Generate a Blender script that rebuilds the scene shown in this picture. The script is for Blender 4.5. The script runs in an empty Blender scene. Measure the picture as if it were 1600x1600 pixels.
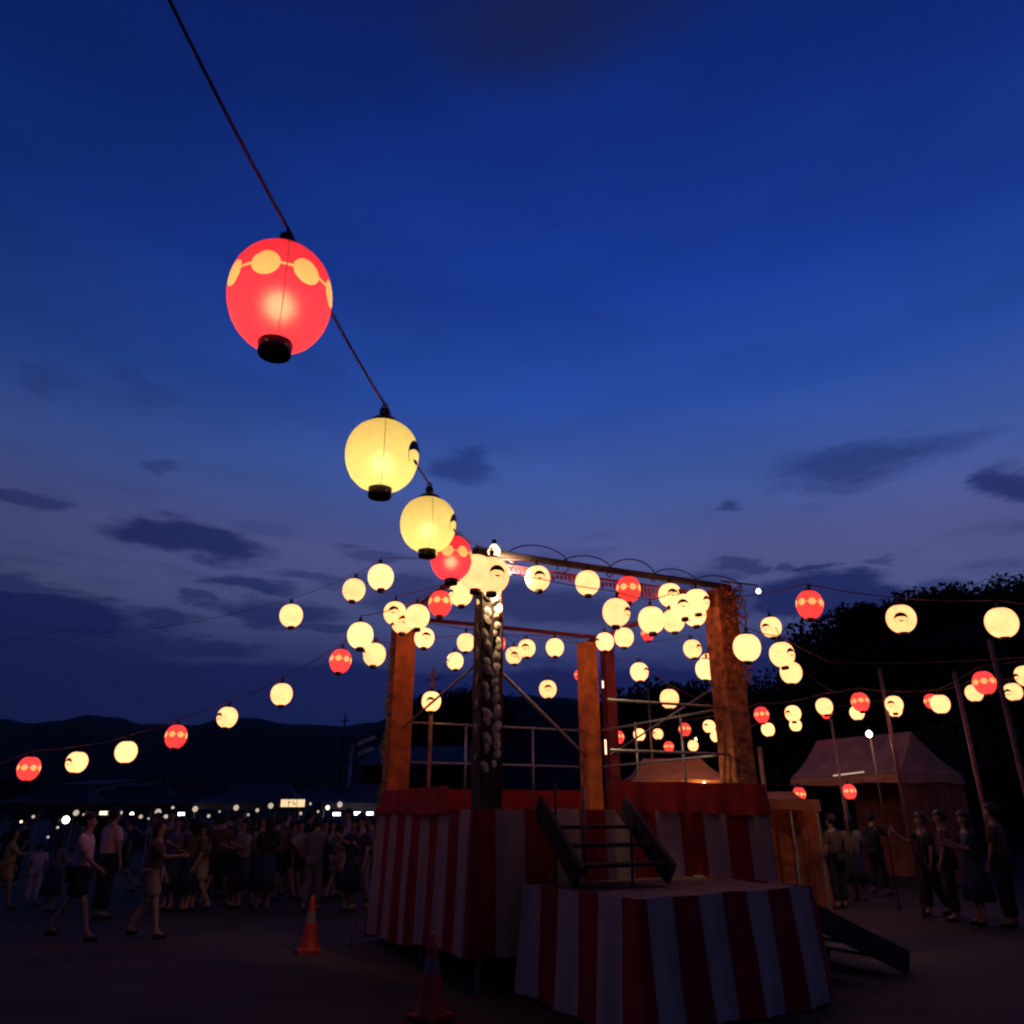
import bpy, bmesh, math, random
from mathutils import Vector, Matrix, Euler, noise as mnoise
R = math.radians
S = bpy.context.scene
COL = S.collection
rnd = random.Random(7)

# ------------------------------------------------------------------ camera
F, PITCH, CAMZ = 1167.0, R(21.9), 1.7
cam = bpy.data.cameras.new('camera')
cam.sensor_width = 36; cam.sensor_fit = 'HORIZONTAL'
cam.lens = 36 * F / 1600
cam.clip_start = 0.05; cam.clip_end = 3000
camo = bpy.data.objects.new('camera', cam); COL.objects.link(camo)
camo.location = (0, 0, CAMZ); camo.rotation_euler = (R(90) + PITCH, 0, 0)
S.camera = camo
cam.dof.use_dof = True; cam.dof.focus_distance = 9.0; cam.dof.aperture_fstop = 1.6
cam.dof.use_dof = False
cp, sp = math.cos(PITCH), math.sin(PITCH)

def den_of(py): return F * cp + (py - 800) * sp
def P(px, py, Y):
    """point seen at photograph bearing (px, py) at forward distance Y"""
    v = py - 800; d = F * cp + v * sp
    return Vector(((px - 800) / d * Y, Y, CAMZ + (F * sp - v * cp) / d * Y))
def G(px, py):
    v = py - 800; d = F * cp + v * sp
    Y = -CAMZ / ((F * sp - v * cp) / d)
    return Vector(((px - 800) / d * Y, Y, 0))
def lin(r, g, b):
    f = lambda c: (c / 255 / 12.92) if c <= 10 else (((c / 255) + .055) / 1.055) ** 2.4
    return (f(r), f(g), f(b), 1)

# ------------------------------------------------------------------ view
S.view_settings.view_transform = 'Standard'; S.view_settings.look = 'None'
S.view_settings.exposure = 0; S.view_settings.gamma = 1
S.cycles.max_bounces = 6; S.cycles.diffuse_bounces = 3; S.cycles.transparent_max_bounces = 6
S.cycles.sample_clamp_indirect = 3.0
S.cycles.pixel_filter_type = 'BLACKMAN_HARRIS'; S.cycles.filter_width = 2.2
S.cycles.use_denoising = True

# ------------------------------------------------------------------ dusk sky
W = bpy.data.worlds.new('World'); S.world = W; W.use_nodes = True
W.cycles.sampling_method = 'MANUAL'; W.cycles.sample_map_resolution = 512
nt = W.node_tree; nt.nodes.clear(); N = nt.nodes; L = nt.links
def nd(t, **k):
    n = N.new(t)
    for a, b in k.items(): setattr(n, a, b)
    return n
def mth(op, a, b=None, c=None, clamp=False):
    n = nd('ShaderNodeMath', operation=op, use_clamp=clamp)
    for i, x in enumerate((a, b, c)):
        if x is None: continue
        if isinstance(x, (int, float)): n.inputs[i].default_value = x
        else: L.new(x, n.inputs[i])
    return n.outputs[0]
def mixc(f, a, b):
    n = nd('ShaderNodeMix', data_type='RGBA')
    if isinstance(f, (int, float)): n.inputs[0].default_value = f
    else: L.new(f, n.inputs[0])
    for i, x in ((6, a), (7, b)):
        if isinstance(x, tuple): n.inputs[i].default_value = x
        else: L.new(x, n.inputs[i])
    return n.outputs[2]
def mrange(v, a, b, c, d, smooth=True):
    n = nd('ShaderNodeMapRange', interpolation_type='SMOOTHSTEP' if smooth else 'LINEAR')
    L.new(v, n.inputs[0])
    for i, x in zip((1, 2, 3, 4), (a, b, c, d)): n.inputs[i].default_value = x
    return n.outputs[0]
def vm(op, a, b=None):
    n = nd('ShaderNodeVectorMath', operation=op)
    for i, x in enumerate((a, b)):
        if x is None: continue
        if isinstance(x, tuple): n.inputs[i].default_value = x
        else: L.new(x, n.inputs[i])
    return n
tc = nd('ShaderNodeTexCoord')
sx = nd('ShaderNodeSeparateXYZ'); L.new(tc.outputs['Generated'], sx.inputs[0])
az = mth('MULTIPLY', mth('ARCTAN2', sx.outputs[0], sx.outputs[1]), 180 / math.pi)
el = mth('MULTIPLY', mth('ARCSINE', sx.outputs[2]), 180 / math.pi)
ramp = nd('ShaderNodeValToRGB')
L.new(mth('DIVIDE', el, 90, clamp=True), ramp.inputs[0])
stops = [(0, (24, 31, 74)), (8, (27, 36, 88)), (11.2, (54, 62, 112)), (14, (74, 82, 130)), (18.5, (80, 86, 140)),
         (23, (66, 88, 156)), (30, (40, 75, 160)), (38, (25, 58, 147)), (47, (18, 46, 128)), (56, (14, 34, 104)), (90, (7, 15, 62))]
cr = ramp.color_ramp
while len(cr.elements) < len(stops): cr.elements.new(.5)
for e, (d, c) in zip(cr.elements, stops): e.position = d / 90; e.color = lin(*c)
# side of the afterglow
f_az = mth('MULTIPLY', mrange(az, -60, 6, .50, 1.0), mth('MULTIPLY', mrange(az, -150, -55, .42, 1.0), mrange(az, 18, 150, 1.0, .22)))
wide = nd('ShaderNodeCombineXYZ'); L.new(mth('MULTIPLY', az, .018), wide.inputs[0]); L.new(mth('MULTIPLY', el, .07), wide.inputs[1])
nz0 = nd('ShaderNodeTexNoise'); nz0.inputs['Scale'].default_value = 2.2; nz0.inputs['Detail'].default_value = 5; L.new(wide.outputs[0], nz0.inputs['Vector'])
f2 = mth('MULTIPLY', f_az, mrange(nz0.outputs[0], .3, .7, .9, 1.07))
sky = vm('SCALE', ramp.outputs[0]); L.new(f2, sky.inputs[3])
# clouds
av = nd('ShaderNodeCombineXYZ'); L.new(az, av.inputs[0]); L.new(el, av.inputs[1])
nv = vm('MULTIPLY', av.outputs[0], (.09, .30, 1)).outputs[0]
nz = nd('ShaderNodeTexNoise'); nz.inputs['Scale'].default_value = 1.0; nz.inputs['Detail'].default_value = 7; nz.inputs['Roughness'].default_value = .6
L.new(nv, nz.inputs['Vector'])
wv = vm('MULTIPLY', vm('SUBTRACT', nz.outputs['Color'], (.5, .5, .5)).outputs[0], (12, 5.0, 0)).outputs[0]
wav = vm('ADD', av.outputs[0], wv).outputs[0]
def azel(px, py):
    d = P(px, py, 1) - Vector((0, 0, CAMZ)); d.normalize()
    return math.degrees(math.atan2(d.x, d.y)), math.degrees(math.asin(d.z))
clouds = [  # bearing x, y, half width, half height, strength, softness
 (840, 30, 190, 120, .8, .0), (960, 10, 160, 60, .5, .0), (720, 728, 58, 26, .6, .3), (285, 846, 112, 26, .85, .4), (20, 774, 70, 12, .6, .3),
 (265, 742, 26, 10, .4, .3), (70, 590, 45, 30, .28, .1), (210, 595, 40, 26, .22, .1), (500, 575, 50, 30, .25, .1),
 (385, 910, 66, 16, .75, .3), (470, 890, 60, 8, .5, .3), (40, 905, 90, 14, .6, .3), (50, 962, 140, 42, .95, .6), (190, 990, 110, 20, .7, .3),
 (430, 952, 90, 18, .75, .3), (320, 935, 40, 6, .6, .3), (560, 905, 90, 10, .4, .3), (640, 930, 90, 30, .6, .3), (850, 950, 170, 40, .7, .3),
 (1360, 712, 190, 26, .62, .2), (1310, 750, 110, 16, .35, .2), (1570, 758, 62, 26, .8, .3), (1125, 789, 24, 10, .6, .3),
 (1150, 885, 40, 12, .6, .3), (1265, 880, 52, 10, .8, .3), (1215, 878, 22, 7, .6, .3), (1290, 925, 110, 34, .9, .6), (1150, 940, 80, 22, .6, .3), (1450, 915, 70, 14, .5, .3), (1363, 893, 14, 5, .6, .3),
 (120, 935, 70, 12, .6, .3), (250, 965, 60, 16, .7, .3), (340, 1000, 90, 10, .7, .3), (150, 1005, 100, 10, .8, .4), (520, 975, 60, 9, .6, .3), (600, 870, 46, 8, .45, .3), (1080, 905, 60, 12, .5, .3), (1400, 870, 40, 7, .45, .3), (1240, 1010, 90, 14, .6, .3),
 (-250, 900, 200, 40, .8, .3), (-500, 700, 160, 40, .6, .3), (1900, 900, 160, 40, .7, .3), (2100, 640, 150, 50, .5, .3)]
mask = None
for (cx, cy, hw, hh, s_, so) in clouds:
    a0, e0 = azel(cx, cy); a1, _ = azel(cx + hw, cy); _, e1 = azel(cx, cy + hh)
    sa, se = max(abs(a1 - a0), .4), max(abs(e1 - e0), .3)
    dvec = vm('MULTIPLY', vm('SUBTRACT', wav, (a0, e0, 0)).outputs[0], (1 / sa, 1 / se, 0)).outputs[0]
    m = mrange(vm('LENGTH', dvec).outputs['Value'], 1.35, so + .25, 0, s_)
    mask = m if mask is None else mth('MAXIMUM', mask, m)
# low bank with a ragged top that rings the whole horizon
sw = nd('ShaderNodeSeparateXYZ'); L.new(wav, sw.inputs[0])
bank = mrange(sw.outputs[1], 10.9, 9.9, 0, .95)
mask = mth('MAXIMUM', mask, bank)
# broken streaks on the low sky all round
nz2 = nd('ShaderNodeTexNoise'); nz2.inputs['Scale'].default_value = 1.0; nz2.inputs['Detail'].default_value = 6
L.new(vm('MULTIPLY', av.outputs[0], (.075, .42, 1)).outputs[0], nz2.inputs['Vector'])
streak = mth('MULTIPLY', mrange(nz2.outputs[0], .54, .70, 0, .35), mrange(el, 26, 15, 0, 1))
mask = mth('MAXIMUM', mask, streak)
ccol = nd('ShaderNodeValToRGB'); L.new(mth('DIVIDE', el, 60, clamp=True), ccol.inputs[0])
ce = ccol.color_ramp.elements; ce[0].position = 0; ce[0].color = lin(23, 30, 71)
ce[1].position = 1; ce[1].color = lin(24, 32, 74)
for d, c in ((10, (25, 34, 84)), (20, (24, 38, 94)), (30, (30, 48, 114)), (50, (25, 36, 84))):
    e = ce.new(d / 60); e.color = lin(*c)
ccs = vm('SCALE', ccol.outputs[0]); L.new(mth('MULTIPLY', mrange(az, -60, 6, .68, 1.0), mth('MULTIPLY', mrange(az, -150, -55, .42, 1.0), mrange(az, 18, 150, 1.0, .22))), ccs.inputs[3])
fin = mixc(mask, sky.outputs[0], ccs.outputs[0])
bg = nd('ShaderNodeBackground'); bg.inputs[1].default_value = 1.0
L.new(fin, bg.inputs[0]); wo = nd('ShaderNodeOutputWorld'); L.new(bg.outputs[0], wo.inputs[0])

# ------------------------------------------------------------------ helpers
def tag(o, label=None, cat=None, group=None, kind=None):
    if label: o['label'] = label
    if cat: o['category'] = cat
    if group: o['group'] = group
    if kind: o['kind'] = kind
    return o
def empty(name, loc, rz=0, label=None, cat=None, group=None):
    o = bpy.data.objects.new(name, None); COL.objects.link(o)
    o.location = loc; o.rotation_euler = (0, 0, rz); o.empty_display_size = .1
    return tag(o, label, cat, group)
class MB:
    def __init__(s): s.v = []; s.f = []; s.uv = {}
    def add(s, vs, fs):
        b = len(s.v); s.v += [tuple(v) for v in vs]; s.f += [tuple(b + i for i in f) for f in fs]
    def box(s, c, d, rz=0, m=None):
        c = Vector(c); hx, hy, hz = d[0] / 2, d[1] / 2, d[2] / 2
        M = Matrix.Rotation(rz, 3, 'Z') if m is None else m
        vs = [c + M @ Vector((x * hx, y * hy, z * hz)) for x in (-1, 1) for y in (-1, 1) for z in (-1, 1)]
        s.add(vs, [(0, 1, 3, 2), (4, 6, 7, 5), (0, 4, 5, 1), (2, 3, 7, 6), (0, 2, 6, 4), (1, 5, 7, 3)]); return s
    def bar(s, a, b, w, h):
        a = Vector(a); b = Vector(b); z = (b - a); ln = z.length; z.normalize()
        up = Vector((0, 0, 1)) if abs(z.z) < .95 else Vector((1, 0, 0))
        x = z.cross(up).normalized(); y = x.cross(z).normalized()
        M = Matrix((x, y, z)).transposed()
        return s.box((a + b) / 2, (w, h, ln), m=M)
    def tube(s, pts, r, n=6, cap=True):
        pts = [Vector(p) for p in pts]; rs = r if isinstance(r, (list, tuple)) else [r] * len(pts)
        vs = []; fs = []; ref = None
        for i, p in enumerate(pts):
            t = (pts[min(i + 1, len(pts) - 1)] - pts[max(i - 1, 0)]).normalized()
            if ref is None: ref = Vector((0, 0, 1)) if abs(t.z) < .9 else Vector((1, 0, 0))
            x = t.cross(ref)
            if x.length < 1e-4: x = t.cross(Vector((0, 1, 0)))
            x.normalize(); y = x.cross(t).normalized(); ref = y
            for k in range(n):
                a = 2 * math.pi * k / n; vs.append(p + (x * math.cos(a) + y * math.sin(a)) * rs[i])
        for i in range(len(pts) - 1):
            for k in range(n):
                fs.append((i * n + k, i * n + (k + 1) % n, (i + 1) * n + (k + 1) % n, (i + 1) * n + k))
        if cap: fs.append(tuple(range(n - 1, -1, -1))); fs.append(tuple((len(pts) - 1) * n + k for k in range(n)))
        s.add(vs, fs); return s
    def lathe(s, prof, n=24, c=(0, 0, 0), cap=False):
        c = Vector(c); vs = []; fs = []
        for r, z in prof:
            for k in range(n):
                a = 2 * math.pi * k / n; vs.append(c + Vector((r * math.cos(a), r * math.sin(a), z)))
        for i in range(len(prof) - 1):
            for k in range(n):
                fs.append((i * n + k, i * n + (k + 1) % n, (i + 1) * n + (k + 1) % n, (i + 1) * n + k))
        if cap: fs.append(tuple(range(n - 1, -1, -1))); fs.append(tuple((len(prof) - 1) * n + k for k in range(n)))
        s.add(vs, fs); return s
    def mesh(s, name, mat, smooth=False):
        me = bpy.data.meshes.new(name); me.from_pydata(s.v, [], s.f); me.update()
        if mat: me.materials.append(mat)
        if smooth: me.polygons.foreach_set('use_smooth', [True] * len(me.polygons))
        return me
    def build(s, name, mat, parent=None, smooth=False, loc=None):
        o = bpy.data.objects.new(name, s.mesh(name, mat, smooth)); COL.objects.link(o)
        if parent: o.parent = parent
        if loc is not None: o.location = loc
        return o
def link(name, me, parent=None, loc=(0, 0, 0), rot=(0, 0, 0), sc=1):
    o = bpy.data.objects.new(name, me); COL.objects.link(o); o.parent = parent
    o.location = loc; o.rotation_euler = rot; o.scale = (sc, sc, sc) if isinstance(sc, (int, float)) else sc
    return o
def copy_tree(o, parent=None):
    c = o.copy(); COL.objects.link(c); c.parent = parent
    for ch in list(o.children): copy_tree(ch, c)
    return c

def mat(name, col, rough=.7, emis=None, estr=0, noise=None, metal=0, bump=0, bscale=20):
    m = bpy.data.materials.new(name); m.use_nodes = True
    n = m.node_tree.nodes; l = m.node_tree.links; b = n['Principled BSDF']
    c = col if len(col) == 4 else (*col, 1)
    b.inputs['Base Color'].default_value = c; b.inputs['Roughness'].default_value = rough; b.inputs['Metallic'].default_value = metal
    tcn = n.new('ShaderNodeTexCoord')
    nz = n.new('ShaderNodeTexNoise'); nz.inputs['Scale'].default_value = (noise or (6, .15))[0]; nz.inputs['Detail'].default_value = 6
    l.new(tcn.outputs['Object'], nz.inputs['Vector'])
    amt = (noise or (6, .15))[1]
    mx = n.new('ShaderNodeMix'); mx.data_type = 'RGBA'
    mx.inputs[6].default_value = tuple(x * (1 - amt) for x in c[:3]) + (1,); mx.inputs[7].default_value = tuple(min(1, x * (1 + amt)) for x in c[:3]) + (1,)
    mr = n.new('ShaderNodeMapRange'); mr.inputs[1].default_value = .35; mr.inputs[2].default_value = .65
    l.new(nz.outputs[0], mr.inputs[0]); l.new(mr.outputs[0], mx.inputs[0]); l.new(mx.outputs[2], b.inputs['Base Color'])
    if bump:
        bn = n.new('ShaderNodeTexNoise'); bn.inputs['Scale'].default_value = bscale; bn.inputs['Detail'].default_value = 8
        l.new(tcn.outputs['Object'], bn.inputs['Vector'])
        bp = n.new('ShaderNodeBump'); bp.inputs['Strength'].default_value = bump; bp.inputs['Distance'].default_value = .05
        l.new(bn.outputs[0], bp.inputs['Height']); l.new(bp.outputs[0], b.inputs['Normal'])
    if emis: b.inputs['Emission Color'].default_value = (*emis, 1); b.inputs['Emission Strength'].default_value = estr
    return m

M_ground = mat('packed_dirt', (.066, .037, .021), .95, noise=(.7, .3), bump=.5, bscale=9)
M_hill = mat('wooded_hill', (.022, .018, .007), 1, noise=(.05, .4))
M_leaf = mat('leaves', (.03, .035, .009), .9, noise=(3, .4))
M_bark = mat('bark', (.06, .045, .03), .95, noise=(8, .3))
M_black = mat('black_plastic', (.012, .011, .011), .35)
M_blackprint = mat('black_ink', (.01, .009, .009), .6)
M_cord = mat('brown_cord', (.13, .055, .055), .8)
M_pipe = mat('scaffold_pipe', (.33, .31, .31), .42, metal=.6, noise=(12, .25))
M_rust = mat('painted_pole', (.30, .15, .12), .6, noise=(8, .3))
M_postwood = mat('orange_wrapped_post', (.62, .17, .04), .75, noise=(5, .3), bump=.3, bscale=7)
M_postred = mat('red_cloth_post', (.20, .022, .03), .8, noise=(5, .3), bump=.3, bscale=7)
M_bark2 = mat('rough_brown_post', (.42, .15, .055), .85, noise=(9, .5), bump=.7, bscale=14)
M_darkwood = mat('dark_timber', (.045, .03, .025), .8, noise=(6, .4))
M_plank = mat('plank', (.16, .11, .08), .8, noise=(7, .3))
M_dimred = mat('dim_red_wrap', (.10, .014, .018), .85)
M_redcloth = mat('red_cloth', (.40, .016, .014), .9, noise=(6, .2))
M_pinkrope = mat('pink_garland', (.22, .03, .05), .8, noise=(20, .4))
M_flower = mat('pale_paper_flower', (.60, .50, .36), .8, noise=(30, .15))
M_green = mat('green_tinsel', (.25, .36, .12), .6, noise=(20, .4))
M_orange = mat('orange_plastic', (.48, .042, .018), .5, noise=(6, .15))
M_band = mat('worn_reflective_band', (.20, .17, .17), .5)
M_white = mat('dull_white', (.55, .53, .52), .6)
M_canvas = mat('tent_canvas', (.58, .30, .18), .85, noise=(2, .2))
M_canvaso = mat('orange_tent_canvas', (.42, .17, .07), .85, noise=(2, .2))
M_canvasb = mat('blue_tent_canvas', (.05, .05, .07), .85, noise=(2, .2))
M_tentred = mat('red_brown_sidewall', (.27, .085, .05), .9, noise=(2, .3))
M_wall = mat('pale_plaster', (.34, .34, .36), .9, noise=(1, .15))
M_roof = mat('dark_roof', (.02, .018, .016), .8)
M_glow_warm = mat('warm_lamp_glass', (.8, .7, .5), .3, (1, .74, .42), 6)
M_glow_white = mat('white_lamp_glass', (.8, .8, .8), .3, (.95, 1, .95), 5)
M_glow_dim = mat('dim_globe_glass', (.7, .6, .5), .3, (1, .78, .6), .55)
M_glow_sign = mat('lit_sign_face', (.8, .7, .5), .4, (1, .68, .36), 1.1)
M_win = mat('lit_window_pane', (.8, .7, .5), .3, (1, .86, .55), 1.6)
M_bigbulb = mat('bare_bulb_glass', (.9, .8, .6), .2, (1, .66, .34), 2.8)
M_yprint = mat('pale_print', (.8, .6, .3), .8, (1.0, .42, .12), 1.2)

def striped(name, width, whitec=(.58, .40, .31), redc=(.42, .014, .012), phase=0.0):
    m = mat(name, whitec, .9); n = m.node_tree.nodes; l = m.node_tree.links; b = n['Principled BSDF']
    uv = n.new('ShaderNodeUVMap'); sp_ = n.new('ShaderNodeSeparateXYZ'); l.new(uv.outputs[0], sp_.inputs[0])
    a = n.new('ShaderNodeMath'); a.operation = 'MULTIPLY_ADD'; a.inputs[1].default_value = .5 / width; a.inputs[2].default_value = phase; l.new(sp_.outputs[0], a.inputs[0])
    fr = n.new('ShaderNodeMath'); fr.operation = 'FRACT'; l.new(a.outputs[0], fr.inputs[0])
    gt = n.new('ShaderNodeMath'); gt.operation = 'GREATER_THAN'; gt.inputs[1].default_value = .5; l.new(fr.outputs[0], gt.inputs[0])
    nz = n.new('ShaderNodeTexNoise'); nz.inputs['Scale'].default_value = 3; tcn = n.new('ShaderNodeTexCoord'); l.new(tcn.outputs['Object'], nz.inputs['Vector'])
    mx = n.new('ShaderNodeMix'); mx.data_type = 'RGBA'; l.new(gt.outputs[0], mx.inputs[0]); mx.inputs[6].default_value = (*whitec, 1); mx.inputs[7].default_value = (*redc, 1)
    mu = n.new('ShaderNodeMix'); mu.data_type = 'RGBA'; mu.blend_type = 'MULTIPLY'; mu.inputs[0].default_value = .35
    l.new(mx.outputs[2], mu.inputs[6]); l.new(nz.outputs[0], mu.inputs[7]); l.new(mu.outputs[2], b.inputs['Base Color'])
    return m

def curtain(name, pts, z0, z1, m, parent, fold=.02, waves=2.4, seed=0, flare=.05, rows=8, closed=False, step=.055):
    """hanging cloth along a ground path (outside on the right hand); folds deepen to the hem; UV.x in metres. z0 may be one hem height per corner"""
    pts = [Vector(p) for p in pts]
    if closed: pts = pts + [pts[0]]
    z0s = z0 if isinstance(z0, (list, tuple)) else [z0] * len(pts)
    if closed and len(z0s) < len(pts): z0s = list(z0s) + [z0s[0]]
    dirs = [(b - a).normalized() for a, b in zip(pts, pts[1:])]; nrm = [Vector((d.y, -d.x, 0)) for d in dirs]
    samp = []; S_ = 0
    for i, (a, b) in enumerate(zip(pts, pts[1:])):
        ln = (b - a).length; k = max(2, int(ln / step))
        nprev = nrm[i - 1] if (i > 0 or closed) else nrm[i]; nnext = nrm[(i + 1) % len(nrm)] if (i < len(nrm) - 1 or closed) else nrm[i]
        for q in range(k + (i == len(pts) - 2)):
            t = q / k; w0 = max(0, 1 - t * ln / .12) * .5; w1 = max(0, 1 - (1 - t) * ln / .12) * .5
            n_ = nrm[i] * (1 - w0 - w1) + nprev * w0 + nnext * w1
            samp.append((a.lerp(b, t), n_ * (1 + 1.0 * (w0 + w1)) if False else n_.normalized() * (1 + .41 * 2 * (w0 + w1)), S_ + t * ln, z0s[i] * (1 - t) + z0s[i + 1] * t))
        S_ += ln
    vs = []; uvs = []; fs = []; n = len(samp)
    for j in range(rows + 1):
        t = j / rows
        for (p_, n_, u, zh) in samp:
            w = math.sin(u * waves * 6.283 + seed) * .6 + math.sin(u * waves * 13.1 + seed * 2.3 + t) * .4 + mnoise.noise(Vector((u * 1.3, seed, t))) * .8
            q = p_ + n_ * (w * fold * (.25 + t) + flare * t + .004)
            z = z1 + (zh + .025 * math.sin(u * 2.6 + seed) - z1) * t - .012 * abs(math.sin(u * 3.6 + seed)) * (1 - t)
            vs.append((q.x, q.y, z)); uvs.append((u, t))
    for j in range(rows):
        for i in range(n - 1):
            q = j * n + i; fs.append((q, q + 1, q + n + 1, q + n))
    me = bpy.data.meshes.new(name); me.from_pydata(vs, [], fs); me.materials.append(m)
    ul = me.uv_layers.new(name='UVMap')
    for lp in me.loops: ul.data[lp.index].uv = uvs[lp.vertex_index]
    me.polygons.foreach_set('use_smooth', [True] * len(me.polygons))
    return link(name, me, parent)

# ------------------------------------------------------------------ ground
def make_ground():
    vs = []; fs = []
    xs = [-1500, -400, -120, -60, -30] + [-20 + i for i in range(41)] + [30, 60, 120, 400, 1500]
    ys = [-300, -60, -20] + [-6 + i * .8 for i in range(55)] + [45, 60, 90, 150, 400, 1500]
    for y in ys:
        for x in xs:
            z = 0 if abs(x) > 25 or y > 40 or y < -5 else mnoise.noise(Vector((x * .35, y * .35, 0))) * .02 - .005
            vs.append((x, y, z))
    nx = len(xs)
    for j in range(len(ys) - 1):
        for i in range(nx - 1): q = j * nx + i; fs.append((q, q + 1, q + nx + 1, q + nx))
    m = MB(); m.add(vs, fs); o = m.build('ground', M_ground, smooth=True); o['kind'] = 'structure'
make_ground()

# ------------------------------------------------------------------ hills
def ridge(name, sky, Y, depth, rough, seed):
    """sky: skyline bearings (x, y). Builds a ridge whose crest stands at distance Y."""
    pts = []
    for (x0, y0), (x1, y1) in zip(sky, sky[1:]):
        k = max(1, int(abs(x1 - x0) / 12))
        for i in range(k):
            t = i / k; t2 = t * t * (3 - 2 * t); pts.append((x0 + (x1 - x0) * t, y0 + (y1 - y0) * t2))
    pts.append(sky[-1])
    prof = [(-1.0, 0), (-.8, .22), (-.55, .5), (-.3, .8), (-.12, .95), (0, 1), (.3, .8), (1, 0)]
    vs = []; fs = []; n = len(prof)
    for i, (x, y) in enumerate(pts):
        c = P(x, y, Y)
        h = c.z + rough * mnoise.noise(Vector((i * .35, seed, 0))) + rough * .5 * mnoise.noise(Vector((i * 1.1, seed, 3)))
        for k, (u, f) in enumerate(prof):
            yy = Y + depth * u
            vs.append((c.x * (yy / Y if u < 0 else 1), yy, -0.5 + (h + .5) * f + rough * 1.5 * f * (1 - f) * mnoise.noise(Vector((i * .3, k, seed + 5)))))
    for i in range(len(pts) - 1):
        for k in range(n - 1): q = i * n + k; fs.append((q, q + n, q + n + 1, q + 1))
    m = MB(); m.add(vs, fs); o = m.build(name, M_hill, smooth=True); o['kind'] = 'structure'; return o
ridge('mountain_ridge', [(-700, 1080), (-300, 1140), (0, 1124), (55, 1130), (100, 1124), (140, 1117), (180, 1120), (220, 1131), (300, 1133), (350, 1122),
      (400, 1122), (450, 1131), (520, 1134), (600, 1128), (800, 1120), (1000, 1125), (1300, 1110)], 320, 120, .8, 1)
ridge('wooded_slope', [(500, 1250), (540, 1160), (590, 1125), (640, 1106), (690, 1088), (740, 1082), (800, 1086), (870, 1090), (940, 1096), (1000, 1100), (1100, 1100),
      (1200, 1095), (1280, 1080), (1400, 1080), (1700, 1060)], 95, 35, .5, 2)
ridge('steep_wooded_hill', [(1180, 1240), (1215, 1160), (1255, 1120), (1290, 1080), (1320, 1020), (1350, 992), (1400, 980), (1470, 965), (1540, 955), (1620, 935), (1800, 880), (2100, 900)], 52, 18, .4, 3)

# ------------------------------------------------------------------ trees
def crown_mesh(seed, n=5200, w=1.0, lobes=18, flat=1.0, leaf=.115):
    r = random.Random(seed); L_ = []
    for i in range(lobes):
        a = r.uniform(0, 6.28); q = r.uniform(0, .62) * w; z = r.uniform(.42, .9)
        L_.append((Vector((q * math.cos(a), q * math.sin(a), z)), r.uniform(.16, .30)))
    L_.append((Vector((0, 0, .75)), .32))
    m = MB()
    for i in range(n):
        c, rr = r.choice(L_); d = Vector((r.gauss(0, 1), r.gauss(0, 1), r.gauss(0, 1))).normalized()
        p = c + d * rr * (r.random() ** .35) * 1.05; p.z = c.z + (p.z - c.z) * flat
        if p.z > 1.18: p.z = 1.18 - r.random() * .1
        s_ = leaf * r.uniform(.12, .32); e = Euler((r.uniform(0, 6.3), r.uniform(0, 6.3), r.uniform(0, 6.3))).to_matrix()
        vs = [p + e @ Vector(q) * s_ for q in ((-1, 0, 0), (0, -.6, .1), (1, 0, 0), (0, .6, .1))]
        m.add(vs, [(0, 1, 2, 3)])
    return m.mesh('crown', M_leaf)
def trunk_mesh(seed):
    r = random.Random(seed); m = MB()
    m.tube([(0, 0, -.06), (.01, 0, .2), (.0, .01, .5), (.02, 0, .85)], [.045, .034, .026, .01], 8)
    for i in range(5):
        a = r.uniform(0, 6.28); z = r.uniform(.3, .6)
        m.tube([(0, 0, z), (.12 * math.cos(a), .12 * math.sin(a), z + .12), (.3 * math.cos(a), .3 * math.sin(a), z + .28)], [.018, .012, .005], 5)
    return m.mesh('trunk', M_bark, True)
crowns = [crown_mesh(i, w=(1, .8, 1.15, .6)[i], flat=(1, 1.15, .9, 1.2)[i]) for i in range(4)]
trunks = [trunk_mesh(i) for i in range(4)]
tree_specs = []  # bearing x, top y, distance, height
for i, (x, y, Y, h) in enumerate([(1290, 1040, 48, 5), (1302, 1000, 50, 5.5), (1318, 965, 50, 6), (1340, 950, 51, 5), (1362, 934, 52, 6.5), (1388, 938, 52, 6), (1412, 931, 53, 6),
        (1437, 934, 53, 5.5), (1462, 922, 54, 6.5), (1490, 914, 52, 7), (1518, 926, 53, 5.5), (1545, 920, 53, 6), (1575, 910, 54, 6.5), (1604, 900, 54, 6.5), (1640, 890, 54, 7),
        (1278, 1052, 46, 4), (1305, 1040, 44, 6), (1335, 1010, 44, 7), (1375, 1000, 43, 8), (1425, 1000, 43, 8), (1475, 990, 43, 8), (1530, 985, 43, 8), (1585, 975, 43, 9),
        (1185, 1078, 40, 4.5), (1208, 1066, 40, 5), (1232, 1064, 41, 5), (1254, 1066, 42, 5),
        (1000, 1082, 60, 7), (1030, 1070, 60, 8), (1056, 1062, 60, 8.5), (1082, 1072, 60, 8), (970, 1096, 60, 6),
        (690, 1078, 80, 6), (722, 1074, 82, 6), (750, 1078, 80, 6), (655, 1094, 80, 5)]):
    tree_specs.append((x, y, Y, h))
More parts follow.
